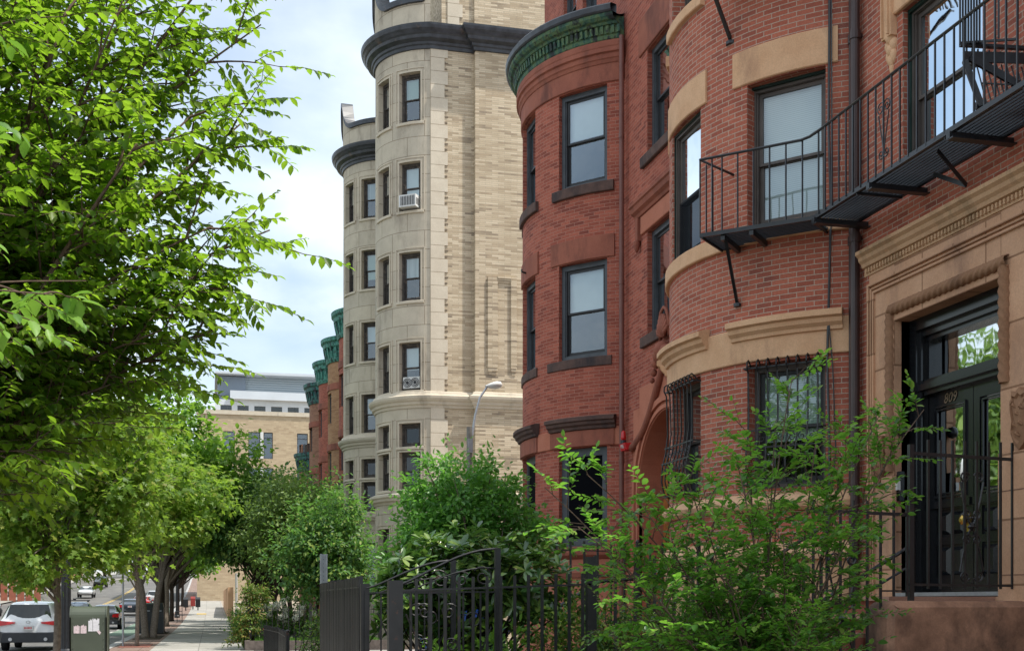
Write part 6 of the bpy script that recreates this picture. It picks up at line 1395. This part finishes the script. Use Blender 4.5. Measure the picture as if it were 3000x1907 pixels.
# ---- garden trees before the limestone building
GT = [('dense dark green garden tree against the lower limestone bay', (3.8, 40.5, 0), [(3.9, 40.5, 3.6, 1.35, 1.4, 2.0), (4.3, 40.3, 2.8, .95, 1.2, 1.6), (3.0, 40.2, 3.0, 1.2, 1.2, 1.6)], 'dark', 620),
      ('olive green garden tree left of the darkest one, before the limestone front', (3.0, 46, 0), [(3.0, 46, 4.4, 1.7, 1.6, 2.1), (2.2, 45.6, 3.9, 1.3, 1.3, 1.4)], 'olive', 480),
      ('tall dark garden tree arching over the pavement', (2.6, 55, 0), [(2.6, 55, 5.2, 2.0, 2.2, 2.3), (1.3, 54.6, 4.6, 1.6, 1.7, 1.4), (.6, 55, 4.3, 1.3, 1.6, .9)], 'dark', 520),
      ('farther garden tree whose shade lies on the pavement', (2.8, 67, 0), [(2.4, 67, 6.0, 2.4, 2.5, 2.6), (.9, 67, 5.2, 1.8, 2, 1.5)], 'olive', 420),
      ('garden tree at the foot of the turreted houses', (4.8, 60, 0), [(4.6, 60, 5.0, 2.4, 2.2, 2.9)], 'dark', 400),
      ('last garden tree before the tan retaining wall', (3.6, 84, gz(84)), [(3.2, 84, 6.6, 2.8, 2.6, 3.0)], 'dark', 360)]
for lab, b, bl, lm, n in GT: clump_tree('garden_tree', lab, b, bl, n, 20, .28 if b[1] < 50 else .38, lm, .15 if b[1] < 50 else .22, .55, 'oval', 'barkd', .1, 2.6, 'garden trees in front of the limestone building and turrets', multi=2)
for k, (x, y, lab) in enumerate(((-24, 60, 'dark tree at the left edge across the road'), (-25.5, 84, 'tree across the road left of the orange panels'), (-24, 122, 'distant tree across the road behind the parked cars'), (-26, 150, 'far tree at the top of the road on the left'))):
    clump_tree('street_tree', lab, (x, y, gz(y) ), [(x, y, gz(y) + 5.5, 3.5, 3.5, 3.4)], 260, 14, .6, 'linden' if k % 2 else 'dark', .42, .7, 'oval', 'barkd', .2, 3, 'trees across the road')
for k, (x, y) in enumerate(((-26, 57), (-27, 69), (-26, 45), (-27, 100), (-26, 118), (-24.5, 165), (-28, 180), (-23.5, 195), (-20, 250), (-12, 262), (-5, 255))):
    lab = ['big roadside tree across the road, nearest', 'second big roadside tree across the road', 'third big roadside tree across the road', 'tall tree across the road beside the brown block', 'tall tree across the road before the orange panels', 'leafy tree above the orange panels', 'tree behind the orange panels', 'tree left of the road crest', 'tree on the hill, left of the road end', 'tree on the hill where the road ends', 'rightmost tree on the hill by the modern block'][k]
    clump_tree('roadside_tree', lab, (x, y, gz(y)), [(x, y, gz(y) + (9.5 if k < 3 else 8), 6, 6, 6.2 if k < 3 else 5.2), (x + 2, y, gz(y) + 5.5, 3.5, 4, 2.6)], 900 if k < 3 else 300, 14, .9, 'linden' if k % 2 else 'olive', .6, .7, 'oval', 'barkd', .3, 4, 'trees across the road')
# ---- near garden
hol = [(2.85, 14, 2.78, .68, .7, .5), (3.2, 14, 2.45, .68, .7, .5), (2.5, 14, 2.35, .4, .5, .4), (3.65, 13.9, 2.2, .5, .5, .25), (2.05, 14, 1.75, .22, .4, .45), (2.9, 14, 2.0, .6, .6, .3)]
clump_tree('holly_tree', 'small round-headed evergreen tree in front of the pale brick side wall', (3.0, 14, 0), hol, 600, 26, .11, 'holly', .07, .55, 'oval', 'barkg', .04, 1.5, multi=3, droop=.1)
# rhododendron with whorls of long leaves
e = empty('rhododendron', (2.45, 11.7, 0), 'big glossy rhododendron with long whorled leaves behind the black picket fence', 'shrub'); mb = MB(); P, D, U, Ls = [], [], [], []
rb = [(2.4, 11.5, 1.5, .9, .6, .78), (1.9, 11.4, 1.35, .5, .5, .6), (2.95, 11.5, 1.5, .55, .5, .65), (2.25, 11.4, 1.65, .6, .5, .6)]
for i in range(620):
    b = rb[nr.integers(len(rb))]; v = nr.normal(0, 1, 3); v /= np.linalg.norm(v); v[2] = abs(v[2]) * (1 if nr.random() < .75 else -.6); r = nr.uniform(.55, 1.02) if nr.random() < .75 else nr.uniform(.1, .6); c = np.array(b[:3]) + v * r * np.array(b[3:])
    if c[2] < .35: continue
    ax = v * .55 + np.array((0, 0, .8)) + nr.normal(0, .25, 3); ax /= np.linalg.norm(ax); s = np.cross(ax, (.3, .8, .1)); s /= np.linalg.norm(s); t = np.cross(ax, s); k = int(nr.integers(7, 11))
    for j in range(k):
        a = 2 * math.pi * j / k + nr.uniform(-.2, .2); el = nr.uniform(-.25, .75); d = (s * math.cos(a) + t * math.sin(a)) * math.cos(el) + ax * math.sin(el); P.append(c); D.append(d); U.append(ax); Ls.append(.135 * nr.uniform(.75, 1.2))
    if i % 6 == 0: mb.tube(curve3(np.array((2.45 + nr.normal(0, .15), 12.0, 0)), np.array((c[0] * .4 + 2.45 * .6, 12, c[2] * .7)), c, 6), [.025, .02, .018, .014, .01, .008, .005], 5, False)
P, D, U, Ls = map(np.array, (P, D, U, Ls)); mb.build('stems', M['barkd'], e, True); leaves('foliage', P, D, U, Ls, Ls * .46, 'long', LM['rhodo'], e)
# clipped hedge + hedge shrubs
clump_tree('hedge', 'small-leaved yellow-green hedge behind the square fence post', (3.9, 11.6, 0), [(3.5, 11.2, .95, .6, .5, .72), (4.3, 11.4, .9, .8, .5, .7), (5.1, 11.6, .8, .8, .5, .68), (3.15, 10.6, .75, .45, .4, .72)], 700, 34, .1, 'hedge', .046, .6, 'oval', 'barkd', .02, .5, cat='hedge', multi=3, droop=.0, crown='foliage')
clump_tree('groundcover_shrub', 'pale green leafy seedlings at the foot of the gates', (2.1, 9.9, 0), [(1.75, 9.85, 1.05, .22, .2, .13), (2.45, 9.9, 1.08, .3, .2, .18), (2.1, 9.8, .95, .4, .2, .2), (1.9, 9.8, .5, .5, .3, .5)], 80, 14, .07, 'lime', .075, .5, 'long', 'barkd', .012, .9, cat='shrub', multi=3, droop=-.2, crown='foliage')
# ---- big arching shrub at the right
def arching_shrub(name, label, base, tips, lm, size, nside, spread, group=None, nl=12, tw=.3):
    e = empty(name, base, label, 'shrub', group); mb = MB(); acc = ([], [], [], []); B = np.array(base, float)
    for tip in tips:
        tip = np.array(tip, float); s = B + np.array((rnd.uniform(-.18, .18), rnd.uniform(-.15, .15), 0)); D = tip - s; mid = s + D * np.array((.3, .3, .62)) + nr.normal(0, .05, 3); n = 12; pts = curve3(s, mid, tip, n); mb.tube(pts, [.0095 * (1 - .8 * i / n) + .0012 for i in range(n + 1)], 5)
        for k in range(nside):
            t = .14 + .86 * (k + rnd.random()) / nside; i = min(n - 1, int(t * n)); p = pts[i] + (pts[i + 1] - pts[i]) * (t * n - i); ax = pts[i + 1] - pts[i]; ax /= np.linalg.norm(ax); o = nr.normal(0, 1, 3); o -= ax * o.dot(ax); o /= np.linalg.norm(o); d = ax * .6 + o * .8 + np.array((0, 0, .05)); d /= np.linalg.norm(d)
            sl = spread * rnd.uniform(.5, 1.2) * (1.2 - .75 * t); q = p + d * sl; mb.tube([p, (p + q) / 2 + np.array((0, 0, .02)), q], [.004, .003, .0015], 3, False)
            m_ = max(2, int(sl / .12))
            for j in range(m_):
                a = p + (q - p) * ((j + .5) / m_); sd = np.cross(d, (0, 0, 1.)) * (1 if j % 2 else -1); dd = d * .8 + sd * .7 + nr.normal(0, .25, 3); dd /= np.linalg.norm(dd); b_ = a + dd * tw * rnd.uniform(.4, 1.); twig_leaves(acc, a, b_, nl if rnd.random() < .8 else nl // 2, .02, size, .12, .8, .22)
                mb.tube([a, b_], [.002, .001], 3, False)
            twig_leaves(acc, p + (q - p) * .5, q, nl // 2 + 2, .0, size, .12, .8, .2)
    mb.build('stems', M['bark'], e, True); P, D, U, L = [np.array(x) for x in acc]; leaves('foliage', P, D, U, L, L * .6, 'oval', LM[lm], e); return e
tp = [(2.0, 7.2, 2.2), (2.15, 7.0, 1.95), (2.3, 7.3, 2.3), (2.55, 7.0, 2.1), (2.5, 7.4, 1.75), (2.75, 7.2, 2.2), (2.9, 6.9, 2.05), (3.0, 7.4, 2.35), (3.2, 7.0, 2.3), (3.35, 7.2, 2.6), (3.66, 7.2, 2.95), (3.62, 7.35, 2.7), (3.72, 7.0, 2.5), (4.15, 7.3, 2.6), (4.3, 7.2, 2.75), (4.62, 7.2, 2.78), (4.5, 7.4, 2.5), (3.9, 6.9, 1.9), (3.4, 6.8, 1.9), (3.0, 6.8, 1.7), (2.6, 6.8, 1.5), (3.7, 7.5, 2.1), (2.35, 7.0, 1.55)]
arching_shrub('arching_shrub', 'large airy shrub with arching pale stems in front of the brick bay at lower right', (3.5, 7.2, 0), tp, 'shrub', .056, 20, .5, nl=12)
tp2 = [(3.3 + .55 * math.cos(a) * r - .0, 6.9 + .3 * math.sin(a), z) for a, r, z in [(nr.uniform(0, 6.28), nr.uniform(.3, 1.15), nr.uniform(.9, 1.6)) for _ in range(26)]]
arching_shrub('low_shrub', 'dense low part of the shrubbery under the arching stems', (3.4, 6.95, 0), tp2, 'shrub', .042, 17, .4, nl=13, tw=.26)
tp3 = [(2.95 + .42 * nr.uniform(-1, 1), 7.6 + .3 * nr.uniform(-1, 1), nr.uniform(.9, 1.42)) for _ in range(22)]
arching_shrub('spreading_shrub', 'spreading fine-leaved shrub at the bottom centre right, lower than the arching one', (3.0, 7.6, 0), tp3, 'hedge', .036, 16, .35, nl=13, tw=.24)
# ---- flowers, vines and bushes near the far yard
clump_tree('vine_bush', 'tangled pale green vine spilling over the fence corner onto the pavement', (1.3, 39.3, 0), [(1.15, 39.2, 1.0, .45, .5, .75), (1.35, 39.4, 1.7, .5, .5, .45), (.9, 39, .6, .3, .3, .5)], 160, 20, .14, 'vine', .09, .6, 'oval', 'barkd', .03, 1.2, cat='vine', multi=3, crown='foliage')
clump_tree('round_bush', 'dark rounded bush on the pavement edge beyond the vine', (1.35, 47, 0), [(1.4, 47, .75, .7, .9, .75)], 160, 18, .16, 'dark', .09, .6, 'oval', 'barkd', .03, .5, cat='bush', multi=3, crown='foliage')
clump_tree('round_bush', 'yellow-green conical bush between the flower fence and the dense fence', (1.75, 20.4, 0), [(1.8, 20.4, .8, .35, .4, .72)], 150, 18, .1, 'hedge', .05, .6, 'small', 'barkd', .02, .5, cat='bush', multi=3, crown='foliage')
fb = clump_tree('hydrangea_bush', 'white flowering hydrangea bush behind the picket fence of the planted bed', (2.4, 40.6, .2), [(1.9, 40.6, .9, .7, .5, .65), (3.0, 40.8, .8, .9, .5, .6)], 170, 16, .16, 'dark', .1, .65, 'oval', 'barkd', .02, .6, cat='bush', multi=3, crown='foliage')
mb = MB(); petal = MB(); wm = leaf_mat('white_petal', [(.6, .62, .55), (.8, .82, .76)], (.6, .62, .5), .3)
Pp = []; 
for _ in range(30):
    c = np.array((nr.uniform(1.35, 3.3), nr.uniform(40.0, 40.4), nr.uniform(.75, 1.65))); k = 60; v = nr.normal(0, 1, (k, 3)); v /= np.linalg.norm(v, axis=1, keepdims=True); Pp.append(np.concatenate([c + v * .1, v], 1))
Pp = np.concatenate(Pp); leaves('flower_heads', Pp[:, :3], np.cross(Pp[:, 3:], nr.normal(0, 1, (len(Pp), 3))), Pp[:, 3:], .055, .05, 'small', wm, fb)
def grass(name, x0, x1, y0, y1, z, n, h, label):
    P = np.stack([nr.uniform(x0, x1, n), nr.uniform(y0, y1, n), np.full(n, z)], 1); D = np.stack([nr.normal(0, .3, n), nr.normal(0, .3, n), np.ones(n)], 1); U = nr.normal(0, 1, (n, 3)); L = h * nr.uniform(.6, 1.3, n)
    tag(leaves(name, P, D, U, L, .012 + 0 * L, 'small', LM['grass']), label, 'grass', kind='stuff')
grass('grass', 1.4, 5.2, 38.5, 41.5, .22, 9000, .16, 'green grass in the planted bed'); grass('grass', 1.4, 7, 11.5, 27.5, 0, 26000, .12, 'grass growing in the front yards')
e = empty('flower_pot', (1.75, 38.7, .22), 'terracotta pot hanging on the picket fence of the planted bed', 'pot'); mb = MB(); mb.lathe((1.75, 38.85, .42), [(.08, 0), (.12, .2), (.14, .2), (.14, .25), (.11, .25)], 14); mb.build('pot', M['terra'] if 'terra' in M else simple('terracotta', (.4, .13, .07), .8, .2), e)
# ================================================================ SKY, SUN, CAMERA
EL, AZ = 62, 120          # sun from behind right
sd = Vector((math.sin(R_(AZ)) * math.cos(R_(EL)), math.cos(R_(AZ)) * math.cos(R_(EL)), math.sin(R_(EL))))
W = bpy.data.worlds.new('World'); SC.world = W; W.use_nodes = True; t = W.node_tree; t.nodes.clear()
sky = N(t, 'ShaderNodeTexSky', sky_type='NISHITA'); sky.sun_disc = False; sky.sun_elevation = R_(EL); sky.sun_rotation = R_(AZ); sky.air_density = 1.2; sky.dust_density = 2.0; sky.ozone_density = 1.2
tc = N(t, 'ShaderNodeTexCoord'); sp = N(t, 'ShaderNodeSeparateXYZ'); t.links.new(tc.outputs['Generated'], sp.inputs[0])
# project the view direction onto a cloud layer
mz = N(t, 'ShaderNodeMath', operation='ADD'); t.links.new(sp.outputs[2], mz.inputs[0]); mz.inputs[1].default_value = .35
dx = N(t, 'ShaderNodeMath', operation='DIVIDE'); t.links.new(sp.outputs[0], dx.inputs[0]); t.links.new(mz.outputs[0], dx.inputs[1]); dy = N(t, 'ShaderNodeMath', operation='DIVIDE'); t.links.new(sp.outputs[1], dy.inputs[0]); t.links.new(mz.outputs[0], dy.inputs[1])
cb = N(t, 'ShaderNodeCombineXYZ'); t.links.new(dx.outputs[0], cb.inputs[0]); t.links.new(dy.outputs[0], cb.inputs[1]); cb.inputs[2].default_value = 1.7
n1 = N(t, 'ShaderNodeTexNoise'); n1.inputs['Scale'].default_value = 2.1; n1.inputs['Detail'].default_value = 8; n1.inputs['Roughness'].default_value = .5; n1.inputs['Distortion'].default_value = .25; t.links.new(cb.outputs[0], n1.inputs['Vector'])
rc = ramp(t, [(.38, .4), (.57, 1.)]); t.links.new(n1.outputs['Fac'], rc.inputs[0])
n2 = N(t, 'ShaderNodeTexNoise'); n2.inputs['Scale'].default_value = 3.4; n2.inputs['Detail'].default_value = 6; t.links.new(cb.outputs[0], n2.inputs['Vector'])
rs = ramp(t, [(.3, (5.2, 6.5, 7.8)), (.66, (8.6, 9.3, 9.9))]); t.links.new(n2.outputs['Fac'], rs.inputs[0])
# ramp colours above 1 are kept by a multiply
rs.color_ramp.elements[0].color = (.42, .54, .66, 1); rs.color_ramp.elements[1].color = (.9, .96, 1., 1)
mul = N(t, 'ShaderNodeVectorMath', operation='SCALE'); t.links.new(rs.outputs[0], mul.inputs[0]); mul.inputs['Scale'].default_value = CLOUD
cc = mixc(t, rc.outputs[0], sky.outputs[0], mul.outputs[0]); bg = N(t, 'ShaderNodeBackground'); bg.inputs[1].default_value = SKYS; t.links.new(cc, bg.inputs[0]); wo = N(t, 'ShaderNodeOutputWorld'); t.links.new(bg.outputs[0], wo.inputs[0])
sl = bpy.data.lights.new('sun', 'SUN'); sl.energy = SUNE; sl.angle = R_(SUNA); sl.color = (1, .955, .88); so = bpy.data.objects.new('sun', sl); COL.objects.link(so); so.rotation_euler = sd.to_track_quat('Z', 'Y').to_euler(); so.location = (20, -20, 60)
cam = bpy.data.cameras.new('camera'); co = bpy.data.objects.new('camera', cam); COL.objects.link(co); cam.sensor_width = 36; cam.lens = 3560 / 3000 * 36; cam.shift_y = (1762 - 953.5) / 3000; cam.clip_end = 6000; cam.clip_start = .1
co.location = (0, 0, 1.5); co.rotation_euler = (R_(90), 0, -math.atan(885 / 3560)); SC.camera = co
SC.view_settings.view_transform = 'Standard'; SC.view_settings.look = 'None'; SC.view_settings.exposure = EXPO; SC.view_settings.gamma = 1
SC.render.engine = 'CYCLES'; SC.cycles.max_bounces = 6; SC.cycles.diffuse_bounces = 3; SC.cycles.glossy_bounces = 3; SC.cycles.transmission_bounces = 3; SC.cycles.transparent_max_bounces = 8; SC.cycles.caustics_reflective = False; SC.cycles.caustics_refractive = False
